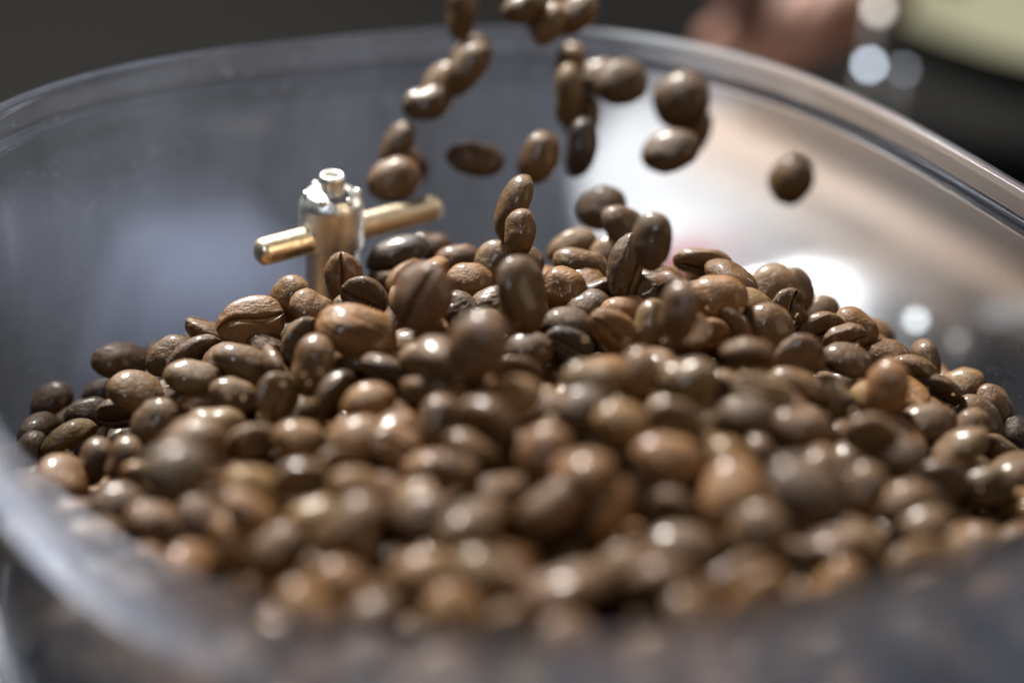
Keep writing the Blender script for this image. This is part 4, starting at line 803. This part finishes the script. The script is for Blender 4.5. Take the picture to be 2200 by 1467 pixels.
-4120,19230,7335,77,52,-2,-37,106,107,111, -1147,14037,7371,10,-24,-96,-7,96,96,98, -2637,18776,7658,47,19,30,81,100,98,104, 
-3224,17801,7373,10,66,-58,-47,108,104,106, 3422,24907,7093,26,-5,11,-96,109,105,110, 2538,19339,7744,81,16,2,-57,102,97,100, 
-2585,20596,8060,11,87,30,-36,112,112,117, -2885,17873,7691,40,-4,23,-89,102,103,104, 146,22357,8042,85,23,35,-31,109,114,117, 
3783,17433,8450,21,38,-86,-26,104,105,109, 888,16861,7300,1,4,18,-98,96,91,98, 5544,17466,7524,97,-5,-9,-23,96,94,92, 
2341,15436,7565,77,-23,-3,59,101,102,98, 5684,23903,7066,95,22,5,-21,95,101,89, -5029,20097,7005,84,-39,-15,-34,90,86,83, 
-3726,20321,7109,49,-40,57,52,90,92,92, 3894,16876,8195,16,93,-25,20,101,98,101, -4214,16954,7012,9,31,74,60,89,86,86, 
1026,17400,8057,76,10,19,-61,89,92,83, 5068,17677,7898,97,14,-8,-17,111,116,116, -1714,25953,6146,35,-74,46,-36,103,109,101, 
4868,20515,8132,4,98,21,2,95,98,96, -4507,24458,6041,64,-13,10,-75,95,97,95, -839,22661,7758,54,-36,-9,76,101,107,103, 
-5124,17572,6997,95,8,14,28,90,90,92, 1476,16989,7840,20,77,58,17,103,106,104, 925,25739,7012,92,29,21,16,94,100,90, 
-1014,25882,6464,38,-12,91,-9,89,88,88, -2567,22707,7157,49,59,62,14,89,86,84, -1960,13817,7506,10,27,8,95,98,102,95, 
4090,15934,7793,21,7,98,1,92,90,91, 2462,23089,8159,40,-2,-76,51,102,104,96, -1261,15193,7477,16,42,89,-5,102,103,104, 
2978,26489,6027,63,-37,-62,-28,96,99,96, -683,14511,7034,97,11,16,-13,101,98,108, -5014,19680,6836,8,4,48,87,92,88,96, 
-5464,20554,6506,11,16,-29,-94,92,89,97, 2154,21673,8172,31,2,-6,-95,100,96,98, -2404,22375,7668,95,-14,-6,29,100,106,98, 
-1443,17751,7618,56,26,-13,77,102,106,102, 1545,20942,8385,11,-34,3,93,93,94,98, -2306,15430,7412,85,-17,23,45,103,101,95, 
3519,21346,8070,86,0,33,39,98,96,104, -1437,21168,8006,25,-96,10,-9,93,95,97, -2891,15077,6925,46,7,-11,88,105,105,108, 
-3214,22803,7362,22,6,34,91,112,111,117, -4327,17824,7018,97,1,22,-7,103,106,97, 2576,24599,7363,54,-10,35,76,109,113,103, 
23,24022,7579,68,-11,39,61,102,107,105, 270,18976,7832,81,-35,27,39,95,94,96, -3875,15204,6952,43,59,37,58,100,105,97, 
2387,14470,7545,41,88,16,19,98,94,98, -4567,22954,7059,21,12,-95,20,107,110,99, 3759,19140,8249,93,6,10,-36,109,104,115, 
-2548,23784,7308,42,13,-11,89,110,111,117, 4555,24735,6736,87,-50,-7,3,104,102,106, 1860,17915,8005,4,1,1,-100,92,94,89, 
5307,19909,7657,30,50,29,76,106,105,108, 3150,14947,7831,24,21,-94,-13,98,98,91, 4495,15873,7489,15,27,94,18,95,96,93, 
312,20258,8212,59,-27,15,75,109,110,105, -2721,17090,6911,76,-31,-6,-56,92,89,93, -6153,21745,6524,13,-21,11,-96,88,91,92, 
-3698,16790,7197,59,-22,21,-75,101,99,96, -1216,19308,8212,41,33,6,85,94,97,100, 894,22509,8301,51,61,-47,-37,104,101,98, 
5158,19938,8261,67,7,15,-72,108,106,116, 2578,13870,7587,27,-43,54,67,95,97,97, 1314,17043,8326,43,-33,57,-61,101,100,99, 
6182,22293,7556,37,-1,-13,92,91,88,98, 6114,16999,7381,41,-14,35,-83,95,98,94, 5484,16436,7140,33,39,24,82,99,103,105, 
6858,22263,7330,59,19,-18,-77,101,102,106, 4887,21491,8324,6,-5,-90,43,111,115,118, -3146,18745,7815,40,-26,-77,42,109,113,112, 
2832,18017,8241,16,18,-34,-91,112,110,109, -1954,24844,7115,95,-18,12,-24,112,118,115, 3468,23898,7780,61,2,-13,78,102,100,101, 
-1741,17316,7997,17,18,-14,-96,97,99,95, -3332,14928,7190,48,47,0,-74,93,92,99, -2206,23132,7513,43,0,-25,87,89,91,88, 
-4713,20380,7099,36,-53,-39,-66,90,88,87, 2459,21232,8605,1,-81,-58,-2,99,99,95, 2075,17270,8065,65,-32,57,40,96,99,100, 
2611,18568,8212,60,-49,9,63,99,103,102, -2083,15926,7566,6,-34,-25,-90,104,107,110, 3902,15312,7712,88,-39,-10,-25,93,94,100, 
-600,17739,8360,21,57,-79,13,88,85,95, -557,23491,7757,6,-22,20,-95,103,103,99, -4037,23277,6967,85,-25,12,-44,99,98,105, 
-227,15969,7952,74,52,-39,-16,102,100,97, 5224,16880,7902,43,-90,-7,8,111,110,106, -2057,18297,7770,46,4,-76,-46,93,91,87, 
1294,21620,8318,42,-5,40,81,99,102,101, 899,19007,8173,13,-2,0,99,99,94,96, 638,24992,7137,25,22,29,90,101,106,102, 
926,14534,8089,36,31,-9,88,110,108,116, -5042,22234,6804,4,13,-1,-99,88,91,90, -166,20922,7886,45,15,-9,-87,98,96,90, 
5712,20205,7882,74,-25,37,-50,97,101,93, 780,16343,7659,94,-14,-2,-32,90,92,91, -572,14561,7637,94,23,-13,23,100,95,107, 
-892,25295,6677,24,28,5,-93,107,109,108, 2224,16696,8040,8,1,24,-97,100,103,94, 1925,15492,7944,38,-6,-31,-87,89,94,83, 
2965,22576,7638,74,-35,2,-58,96,93,102, -2980,14308,6699,12,-13,-34,92,106,109,106, -1222,18659,8408,21,-24,52,-79,111,108,116, 
-2667,25836,5263,60,-15,-76,22,91,94,96, 5135,19002,8162,81,-43,7,-38,100,98,101, -4091,18858,7690,89,35,-3,28,99,94,93, 
5659,23550,7541,16,-84,44,28,102,104,95, -3991,17643,7409,72,49,4,49,104,102,107, 3907,18308,8223,87,-12,-46,-11,100,106,94, 
3347,16670,8114,25,-42,-49,72,104,99,110, -5511,21620,6659,1,14,-16,98,96,99,96, 5409,21885,7930,71,50,-8,-48,93,89,94, 
5964,21211,7698,74,10,5,-66,98,96,97, -1020,25002,7132,84,53,0,-14,97,101,99, -5001,16130,6787,31,15,-28,-90,95,92,91, 
-1704,24208,7520,56,-64,-49,16,92,95,94, 5753,19009,7496,40,-69,8,-59,103,100,100, -5824,17315,6556,42,29,52,69,99,100,95, 
-3447,15963,7216,99,-10,-8,8,106,106,112, -857,13764,7612,44,3,-12,89,112,109,113, -1588,18623,8141,2,74,-54,-39,102,102,98, 
-2243,21386,8051,51,-19,9,83,96,100,100, 4201,22652,8119,72,36,57,-17,109,108,100, 1242,13979,7791,44,85,27,13,99,99,103, 
2695,25200,6967,16,31,53,77,90,88,89, -1324,16155,7850,21,-18,78,56,98,96,94, -1207,16791,8005,4,100,1,5,89,92,90, 
-1352,15477,7703,64,-29,4,71,106,105,99, -1912,20618,7947,43,10,33,83,106,106,110, -1575,22961,7807,18,85,-46,-18,96,102,96, 
-312,20061,8074,62,18,39,66,89,91,84, 1307,22802,7979,65,4,-4,75,92,96,96, -3173,16999,7500,41,-33,-78,34,99,103,95, 
1038,19517,8482,23,-6,-3,97,90,95,91, 1413,23862,7526,96,24,-10,-4,98,95,94, -3299,26213,5659,56,38,33,66,112,110,120, 
561,24255,7555,77,-36,24,-47,104,104,107, -4228,20088,7489,63,8,0,78,106,104,111, 3211,19700,8045,84,16,9,-50,99,97,104, 
3989,20688,8095,10,13,17,97,92,95,99, 6803,19694,7480,86,2,-21,-46,89,90,90, -172,13927,7823,6,16,26,95,107,106,110, 
4054,24530,7259,31,-66,-65,23,90,91,93, 6108,19587,7302,26,-41,-85,-21,94,99,89, -2366,26232,5830,83,-36,-36,-22,97,94,97, 
3445,14527,8041,16,63,-63,-43,105,108,104, -271,14903,7194,94,-22,26,2,107,107,113, 4760,23474,7961,12,-40,89,-20,108,110,107, 
963,17291,8633,52,-22,10,82,106,111,98, 871,20586,8529,4,7,-51,-85,90,89,89, 3385,15968,7769,12,-35,41,83,104,108,103, 
-2280,19009,8003,94,-4,14,-30,104,103,98, -1942,25345,6372,79,-52,-17,-28,96,98,90, -2644,14751,7487,8,90,-40,-17,102,108,105, 
2500,19799,8284,22,15,17,-95,94,94,99, 71,21189,8370,64,10,24,72,111,105,117, 1152,23621,7846,41,4,-34,85,112,107,108, 
6524,23454,7144,57,-30,-67,36,90,91,91, 2767,17354,8473,79,12,-20,57,104,110,106, -3681,20038,7727,61,-15,15,-76,105,101,112, 
-263,18634,8429,81,-51,14,-26,105,108,107, 2694,15978,8173,32,-5,78,-54,104,109,113, -425,21776,8025,25,9,-11,96,104,110,108, 
-1813,19668,8024,68,-13,-23,-69,111,110,110, -2515,16599,7530,97,-9,-9,-22,88,84,89, 2824,22342,8246,74,-1,-43,-52,88,93,82, 
-3474,18130,7857,28,-23,1,93,92,88,93, 1575,22205,8121,91,33,4,-23,92,91,87, -967,18334,7883,84,-2,-29,-46,92,96,90, 
3456,22205,8198,42,-17,-3,89,101,107,109, 2973,15539,8206,45,29,66,-52,110,111,104, 1248,18343,8154,57,-13,43,-69,96,93,98, 
-1306,23889,7815,73,10,-42,-53,100,99,103, -317,16720,8112,31,15,-19,-92,105,100,107, 722,16730,7941,28,-3,21,94,94,94,95, 
3822,22956,7857,47,19,12,-85,101,103,108, 2465,14255,8032,84,-10,-16,-50,105,109,100, 468,13963,7930,40,24,41,78,89,89,90, 
-3007,19568,7868,96,4,-20,19,104,102,106, 2887,16526,8420,84,-33,-33,27,90,92,92, 5859,19262,8051,36,-29,17,87,108,114,111, 
6439,18870,7649,8,-56,76,-32,110,108,106, -220,23279,8270,27,16,-94,-13,108,111,106, 4105,23510,7616,67,-8,5,-74,93,92,86, 
3142,25629,7087,53,30,-49,63,102,103,104, 2142,16165,7853,74,53,36,-19,91,88,94, 6330,19481,7689,46,20,-19,-84,92,91,97, 
-4380,15622,6886,92,-8,23,-30,93,92,98, 3100,20420,8119,1,-26,-42,-87,89,87,94, -1842,21802,7953,29,7,54,79,93,97,92, 
-3626,25665,6026,48,-36,80,-4,89,88,91, 5184,15858,7581,73,14,23,63,88,93,90, 1796,13829,7973,12,37,-18,90,108,105,111, 
-4292,16408,7004,85,-36,-8,-39,101,98,104, -2458,17220,7725,62,-37,15,-68,91,93,86, -7019,18346,6054,23,-71,10,-66,108,110,112, 
1865,19273,8509,8,-31,95,0,101,105,98, -2783,23093,7824,72,16,2,68,98,94,96, 2437,23913,7896,59,48,-41,-50,105,100,105, 
-2081,15301,7837,91,2,35,-20,89,92,96, -4436,21140,7357,61,-14,25,74,97,94,92, -986,17097,8273,49,-1,-8,87,88,86,81, 
1306,24634,7714,33,-26,24,-87,110,108,103, -849,20081,8506,29,3,0,96,112,108,109, 3293,23526,8281,87,-17,13,-45,111,106,105, 
-642,15035,7931,4,9,-24,-97,97,98,100, 2716,19160,8306,93,-32,-5,16,93,98,97, -378,18252,8207,89,-39,23,3,91,92,88, 
4954,16418,7870,55,74,-19,34,89,90,85, 4456,18065,8284,23,-93,-30,0,92,91,85, 321,14543,7551,19,98,5,-9,93,95,97, 
1851,15644,8333,32,-19,32,87,93,95,89, 3220,18652,8596,79,-10,8,-60,102,99,99, 4640,15178,8100,90,13,-21,36,91,88,94, 
4446,20877,8342,96,-24,9,-14,89,94,92, 356,17970,8362,10,9,2,99,97,94,103, 418,16998,8484,9,60,77,-19,106,101,108, 
4592,22061,8300,95,-23,9,21,110,116,118, -780,15619,8053,51,-17,20,82,95,94,97, -1268,22145,8136,33,82,-40,-24,102,100,104, 
-1966,17788,8070,16,28,-39,-86,107,103,106, 2953,23105,8005,12,35,48,80,107,103,113, 1464,16243,8215,8,-14,60,79,105,108,98, 
1950,18412,8410,50,13,-3,-85,89,92,96, -1786,16620,8099,92,11,-30,23,110,107,113, 2286,15106,8145,17,34,-7,92,103,99,108, 
1150,18154,8617,12,-4,8,-99,104,103,111, 512,14718,7767,99,-14,8,2,95,101,94, 4231,16211,8101,94,-33,0,-8,94,97,99, 
-3922,14674,7247,19,-11,-42,88,103,103,109, 189,15070,7992,55,-45,20,67,98,99,91, -571,20983,8290,87,-18,-4,-45,103,106,102, 
1789,23527,7944,60,-27,27,-70,109,110,103, -3044,17132,7824,95,-12,27,-12,89,85,85, 4723,15443,7734,58,32,2,-75,94,98,99, 
2781,23975,7961,68,-32,55,-38,98,104,103, -3040,14286,7385,69,54,-7,-47,107,105,115, 
]
sim = []
for i in range(0, len(SETTLED), 10):
    x, y, z, a, b_, c_, d_, s1, s2, s3 = SETTLED[i:i+10]
    sim.append((Vector((x, y, z))*1e-5, Quaternion((a, b_, c_, d_)).normalized(), (s1/106, s2/106, s3/114)))
tone_pick = ['mid']*7+['grey']*4+['dark']*2+['pinkish']*3+['copper']*3+['amber']*3+['olive']*3+['pale']
pile = []
for p, q, s in sim:
    u, v, d = pix(p); ok = True
    if math.hypot(p.x-HX, p.y-HY) > wr(p.z)*outline(math.atan2(p.y-HY, p.x-HX))-.0038: continue
    for h in HERO:
        if h.get('fall'): continue
        if (h['p']-p).length < .0050: ok = False; break
        if math.hypot(h['u']-u, h['v']-v) < .42*h['maj'] and d < h['d']+.001: ok = False; break
    if not ok: continue
    pile.append((p, q, s, u, v, d, random.choice(tone_pick)))
# which of them show: on the surface, inside the frame
def depth_below(p): return surf(p.x, p.y)-p.z
cand = [b for b in pile if -80 < b[3] < 2280 and 0 < b[4] < 1530]
cand.sort(key=lambda b: (depth_below(b[0]) - (.262-b[5])*.04))
N_IND = 300-len(HERO)
front = cand[:N_IND]; fs = set(id(b) for b in front)
rest = [b for b in pile if id(b) not in fs]
SIMB = []
for p, q, s, u, v, d, tone in front:
    kind = random.choices(['plain', 'wrinkled', 'peaberry', 'split'], [.72, .10, .10, .08])[0]
    o = put_bean(Matrix.Translation(p) @ q.to_matrix().to_4x4(), s, tone, kind)
    SIMB.append(dict(o=o, u=u, v=v, d=d, p=p, tone=tone, kind=kind, nz=q.to_matrix().col[2], ax=q.to_matrix().col[0]))

def joined_beans(name, items, mat, label):
    vs = []; fs_ = []; cols = []; off = 0
    arr = []
    for me in LOW:
        co = np.array([v.co[:] for v in me.vertices]); loops = np.array([l.vertex_index for l in me.loops]); tot = np.array([p.loop_total for p in me.polygons]); arr.append((co, loops, tot))
    V = []; LI = []; LT = []; CC = []
    for k, (p, q, s, tone) in enumerate(items):
        co, loops, tot = arr[k % 3]; Rm = np.array(q.to_matrix())
        V.append((co*np.array(s))@Rm.T+np.array(p)); LI.append(loops+off); LT.append(tot); off += len(co)
        c = TONES[tone]; j = random.uniform(.85, 1.15); CC.append(np.tile(np.array([c[0]*j, c[1]*j, c[2]*j, 1.0]), (len(co), 1)))
    V = np.concatenate(V); LI = np.concatenate(LI); LT = np.concatenate(LT); CC = np.concatenate(CC)
    me = bpy.data.meshes.new(name); me.vertices.add(len(V)); me.vertices.foreach_set('co', V.ravel())
    me.loops.add(len(LI)); me.loops.foreach_set('vertex_index', LI.astype('i4'))
    me.polygons.add(len(LT)); st = np.concatenate([[0], np.cumsum(LT)[:-1]]); me.polygons.foreach_set('loop_start', st.astype('i4'))
    try: me.polygons.foreach_set('loop_total', LT.astype('i4'))
    except Exception: pass
    me.update(calc_edges=True); me.validate()
    me.polygons.foreach_set('use_smooth', np.ones(len(LT), dtype=bool))
    at_ = me.color_attributes.new('roast', 'FLOAT_COLOR', 'POINT'); at_.data.foreach_set('color', CC.ravel())
    o = mesh_obj(name, me, None, mat); tag(o, label, 'coffee beans', None, 'stuff'); return o
items = [(p, q, s, tone) for p, q, s, u, v, d, tone in rest]
# beans packed deeper down, to the hopper floor
g = .0078
for iz in range(0, 5):
    z = .0415+iz*.0062
    for ix in range(-11, 12):
        for iy in range(-11, 12):
            x = HX+ix*g+(iz % 2)*.0035+random.uniform(-.001, .001); y = HY+iy*g+(iz % 2)*.0035+random.uniform(-.001, .001)
            if math.hypot(x-HX, y-HY) > wr(z)*outline(math.atan2(y-HY, x-HX))-.0045: continue
            if z > surf(x, y)-.0150: continue
            if math.hypot(x-PX, y-PY) < .009: continue
            items.append((Vector((x, y, z)), Quaternion((random.gauss(0, 1), random.gauss(0, .5), random.gauss(0, .5), random.gauss(0, 1))).normalized(), (.9, .95, .95), random.choice(tone_pick)))
joined_beans('coffee_beans', items, MBA, 'brown roasted coffee beans packed below the top layer of the heap')

# thin flakes of chaff and crumbs caught between the beans
bm = bmesh.new()
for k in range(230):
    x = HX+random.uniform(-.07, .07); y = HY+random.uniform(-.06, .05)
    if math.hypot(x-HX, y-HY) > .066: continue
    c = Vector((x, y, surf(x, y)+random.uniform(-.003, .0012))); q = Quaternion((random.gauss(0, 1), random.gauss(0, 1), random.gauss(0, 1), random.gauss(0, 1))).normalized()
    n_ = random.choice((4, 5, 6)); r_ = random.uniform(.0002, .0006); top = []; bot = []
    for i in range(n_):
        a = 2*math.pi*i/n_; rr_ = r_*random.uniform(.5, 1.3); h_ = random.uniform(.00003, .00025)
        top.append(bm.verts.new(c+q@Vector((rr_*math.cos(a), .6*rr_*math.sin(a), h_)))); bot.append(bm.verts.new(c+q@Vector((rr_*math.cos(a)*.9, .55*rr_*math.sin(a), -h_*.5))))
    bm.faces.new(top); bm.faces.new(bot[::-1])
    for i in range(n_): bm.faces.new((bot[i], bot[(i+1) % n_], top[(i+1) % n_], top[i]))
o = from_bm('chaff', bm, MSKIN, None, False); tag(o, 'tiny tan flakes of chaff and crumbs between the beans', 'chaff', None, 'stuff')

# ------------------------------------------------------------------ labels of the beans
def pose_word(h):
    if 't' in h: t = h['t']
    else:
        vh = (CO-h['p']).normalized(); c = h['nz'].dot(vh)/max(1e-6, h['nz'].length); t = math.degrees(math.acos(max(-1, min(1, c))))
    t = abs(t)
    if h['kind'] == 'peaberry': return 'round'
    if h['kind'] == 'split': return 'split'
    if h['kind'] == 'wrinkled': return 'wrinkled'
    return 'rounded side out' if t < 60 else ('crease side out' if t > 115 else 'on edge')
marks = [h for h in HERO if h['nick']]
used = {}
for h in HERO:
    if h['nick']: h['o']['label'] = h['nick']; used[h['nick']] = 1
others = [h for h in HERO if not h['nick']]+SIMB
def region(u, v, fall=0):
    cols = ['far left', 'left', 'centre', 'right', 'far right']
    c = cols[min(4, max(0, int(u/440)))]
    if fall: r_ = 'falling' if v < 400 else 'falling close above the crest'
    elif v < 760: r_ = 'on the crest'
    elif v < 920: r_ = 'just below the crest'
    elif v < 1080: r_ = 'in the middle rows'
    elif v < 1250: r_ = 'in the blurred foreground'
    else: r_ = 'by the near rim'
    return r_, c
ORD = ['first', 'second', 'third', 'fourth', 'fifth', 'sixth', 'seventh', 'eighth', 'ninth', 'tenth', 'eleventh', 'twelfth', 'thirteenth', 'fourteenth', 'fifteenth', 'sixteenth']
cells = {}
for h in others:
    key = (WORD[h['tone']], pose_word(h), region(h['u'], h['v'], h.get('fall'))); cells.setdefault(key, []).append(h)
for (wd, ps, (rg, cl)), hs in cells.items():
    hs.sort(key=lambda h: h['u'])
    for k, h in enumerate(hs):
        if ps in ('round', 'split', 'wrinkled'): base = f'{ps} {wd} bean {rg}, {cl}'
        else: base = f'{wd} bean, {ps}, {rg}, {cl}'
        if len(hs) > 1:
            base += ', leftmost such' if k == 0 else (', rightmost such' if k == len(hs)-1 else ', '+ORD[k]+' from left')
        h['o']['label'] = base

# ------------------------------------------------------------------ things on the counter behind
M_WHITE = simple('stand_in_white', (.33, .335, .35), .3, noise=.04, scale=20)
M_STREAK = simple('peach_streak', (.47, .33, .24), .5, noise=.15, scale=30)
M_CREAM = simple('cream_enamel', (.15, .15, .105), .4, noise=.05, scale=10)
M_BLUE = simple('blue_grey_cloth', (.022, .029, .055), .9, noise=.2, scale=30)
M_RED = simple('red_plastic', (.22, .03, .04), .4, noise=.1, scale=30)
def on_counter(u, v, z): return atz(u, v, z)
def emis(name, col, st):
    m, N, L, P = newmat(name); P.inputs['Base Color'].default_value = (*col, 1); P.inputs['Emission Color'].default_value = (*col, 1); P.inputs['Emission Strength'].default_value = st; return m
# pale slab added to give the hopper wall its luminous patch
def slab(name, pts, z0, z1, mat, parent=None, bev=.003):
    bm = bmesh.new(); a = [bm.verts.new((p[0], p[1], z0)) for p in pts]; b = [bm.verts.new((p[0], p[1], z1)) for p in pts]; n = len(pts)
    bm.faces.new(a[::-1]); bm.faces.new(b)
    for k in range(n): bm.faces.new((a[k], a[(k+1) % n], b[(k+1) % n], b[k]))
    bmesh.ops.bevel(bm, geom=bm.edges[:], offset=bev, segments=2, affect='EDGES')
    return from_bm(name, bm, mat, parent)
zt = .012
pts = [on_counter(u, v, zt) for u, v in ((1240, 330), (1330, 190), (1560, 190), (1800, 360), (1900, 600), (1800, 800), (1350, 800))]
t = slab('glow_slab', pts, .0005, zt, M_WHITE, bev=.004); tag(t, 'pale slab added for the luminous patch in the hopper wall', 'glow_slab')
pts = [on_counter(u, v, .02) for u, v in ((1430, 260), (1520, 215), (1900, 415), (2300, 610), (2300, 680), (1900, 468), (1500, 290))]
t = slab('reflection_slab', pts, .0005, .02, M_STREAK, bev=.004); tag(t, 'peach slab added for the slanting reflection in the right hopper wall', 'peach_slab')  # peach slab added to imitate a reflected streak in the curved wall
# globe and base added to make the white glow in the wall
c = on_counter(1640, 645, .030)
glow_ball = empty('wall_glow', (c.x, c.y, .012)); tag(glow_ball, 'white globe added for the glow in the right wall of the hopper', 'glow_ball')
bm = bmesh.new(); bmesh.ops.create_uvsphere(bm, u_segments=32, v_segments=20, radius=.0066); bm.transform(Matrix.Translation((0, 0, .017)))
from_bm('globe', bm, emis('added_glow', (1, 1, 1), 15.0), glow_ball)
from_bm('base', lathe([(.0001, .0004), (.016, .0004), (.016, .004), (.010, .0085), (.0001, .0085)], 40), M_WHITE, glow_ball)
# blue grey folded cloth seen through the left of the wall
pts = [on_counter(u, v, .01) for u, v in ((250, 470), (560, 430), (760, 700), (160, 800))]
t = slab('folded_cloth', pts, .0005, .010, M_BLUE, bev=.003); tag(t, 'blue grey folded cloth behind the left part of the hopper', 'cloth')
# little red cap
c = on_counter(1468, 560, .022); bm = lathe([(.0001, 0), (.008, 0), (.009, .002), (.008, .010), (.007, .011), (.0001, .011)], 40)
bm.transform(Matrix.Translation((c.x, c.y, .0125))); t = from_bm('jar_lid', bm, M_RED); tag(t, 'small red lid seen blurred just above the right crest', 'lid')
# cream plate and black mat at the top right
c = on_counter(2370, -10, .016)
pl = tag(from_bm('dinner_plate', lathe([(.0001, .006), (.055, .006), (.092, .016), (.0945, .0165), (.094, .0150), (.058, .0022), (.0001, .0022)], 128, (c.x, c.y)), M_CREAM), 'cream plate with curved edge, blurred at the top right corner', 'plate')
pts = [on_counter(u, v, .0015) for u, v in ((1830, 20), (2900, 20), (2900, 600), (2000, 600), (1780, 120))]
t = slab('rubber_mat', pts, .0004, .0018, simple('black_rubber', (.004, .004, .004), .8, spec=.05), bev=.0004); tag(t, 'black mat on the counter beyond the right rim', 'mat')
# small lit beads added to make the blurred glint discs
def glint_bead(u, v, d, r, st, label, col=(.75, .85, 1.0)):
    p = at(u, v, d); o = empty('added_glint', p); tag(o, label, 'added glint', 'small glint beads added behind the hopper')
    bm = bmesh.new(); bmesh.ops.create_uvsphere(bm, u_segments=16, v_segments=10, radius=r); from_bm('lens', bm, emis('glint_glow', col, st), o)
    q = (CO-p).normalized(); bm = bmesh.new(); tube(bm, -q*.0006, -q*.006, r*1.25, 20); from_bm('bead_back', bm, M_DARKP, o)
    bm = bmesh.new(); zb = p.z
    if zb > .02: tube(bm, Vector((0, 0, -.002))-q*.004, (0, 0, -zb+.0005), .0016, 10); from_bm('stalk', bm, M_DARKP, o)
glint_bead(1868, 140, .45, .0011, 10, 'bluish bead added for the pale glint disc beyond the right rim')
glint_bead(1888, 20, .45, .0016, 3, 'pale bead added for the glint disc at the top edge', (1, .97, .88))
glint_bead(1942, 150, .45, .0009, 1.5, 'faint bead added for the glint right of the bluish one')
glint_bead(1968, 688, .372, .0012, 14, 'bright bead added for the glint low behind the right hopper wall', (.95, 1, 1))
glint_bead(2060, 735, .370, .0011, 1.6, 'faint bead added for the glint right of the bright one', (1, .97, .9))
# a hand reaching in, far out of focus
M_HAND = simple('skin', (.17, .085, .062), .55, noise=.12, scale=60)
def skin_chain(name, pts, edges, rad, mat, parent=None, sub=2):
    me = bpy.data.meshes.new(name); me.from_pydata(pts, edges, []); o = mesh_obj(name, me, parent)
    o.modifiers.new('skin', 'SKIN'); me.skin_vertices[0]
    for i, r in enumerate(rad): me.skin_vertices[0].data[i].radius = (r, r)
    me.skin_vertices[0].data[0].use_root = True
    s = o.modifiers.new('sub', 'SUBSURF'); s.levels = sub; s.render_levels = sub
    dg = bpy.context.evaluated_depsgraph_get(); dg.update(); ev = o.evaluated_get(dg); nm = bpy.data.meshes.new_from_object(ev)
    o.modifiers.clear(); o.data = nm; nm.materials.clear(); nm.materials.append(mat)
    for p in nm.polygons: p.use_smooth = True
    return o
hb = at(1790, -40, .50)
def hp(du, dv, dd=0): return hb + CR*(du/F*.78) - CU*(dv/F*.78) + FW*dd
P_ = [hp(420, -900, .05), hp(250, -520, .03), hp(150, -300, .0), hp(70, -150, 0), hp(20, -30, 0)]
E_ = [(0, 1), (1, 2), (2, 3), (3, 4)]; Rr = [.036, .030, .024, .030, .028]
fing = [(-60, .010), (-20, .000), (25, -.006), (70, -.008)]
for k, (du, dd) in enumerate(fing):
    ln = (.85, 1.0, .95, .75)[k]; b0 = len(P_)
    P_ += [hp(du, -20, dd), hp(du-40*ln, 70*ln, dd-.018), hp(du-90*ln, 105*ln, dd-.006), hp(du-100*ln, 75*ln, dd+.012)]
    E_ += [(4, b0), (b0, b0+1), (b0+1, b0+2), (b0+2, b0+3)]; Rr += [.0115, .0095, .0088, .0075]
b0 = len(P_); P_ += [hp(-60, -110, .0), hp(-140, -30, -.012), hp(-165, 35, -.012)]; E_ += [(3, b0), (b0, b0+1), (b0+1, b0+2)]; Rr += [.014, .011, .009]
hand = skin_chain('hand', [tuple(p) for p in P_], E_, Rr, M_HAND)
tag(hand, 'blurred hand and forearm reaching down from the top right', 'hand')
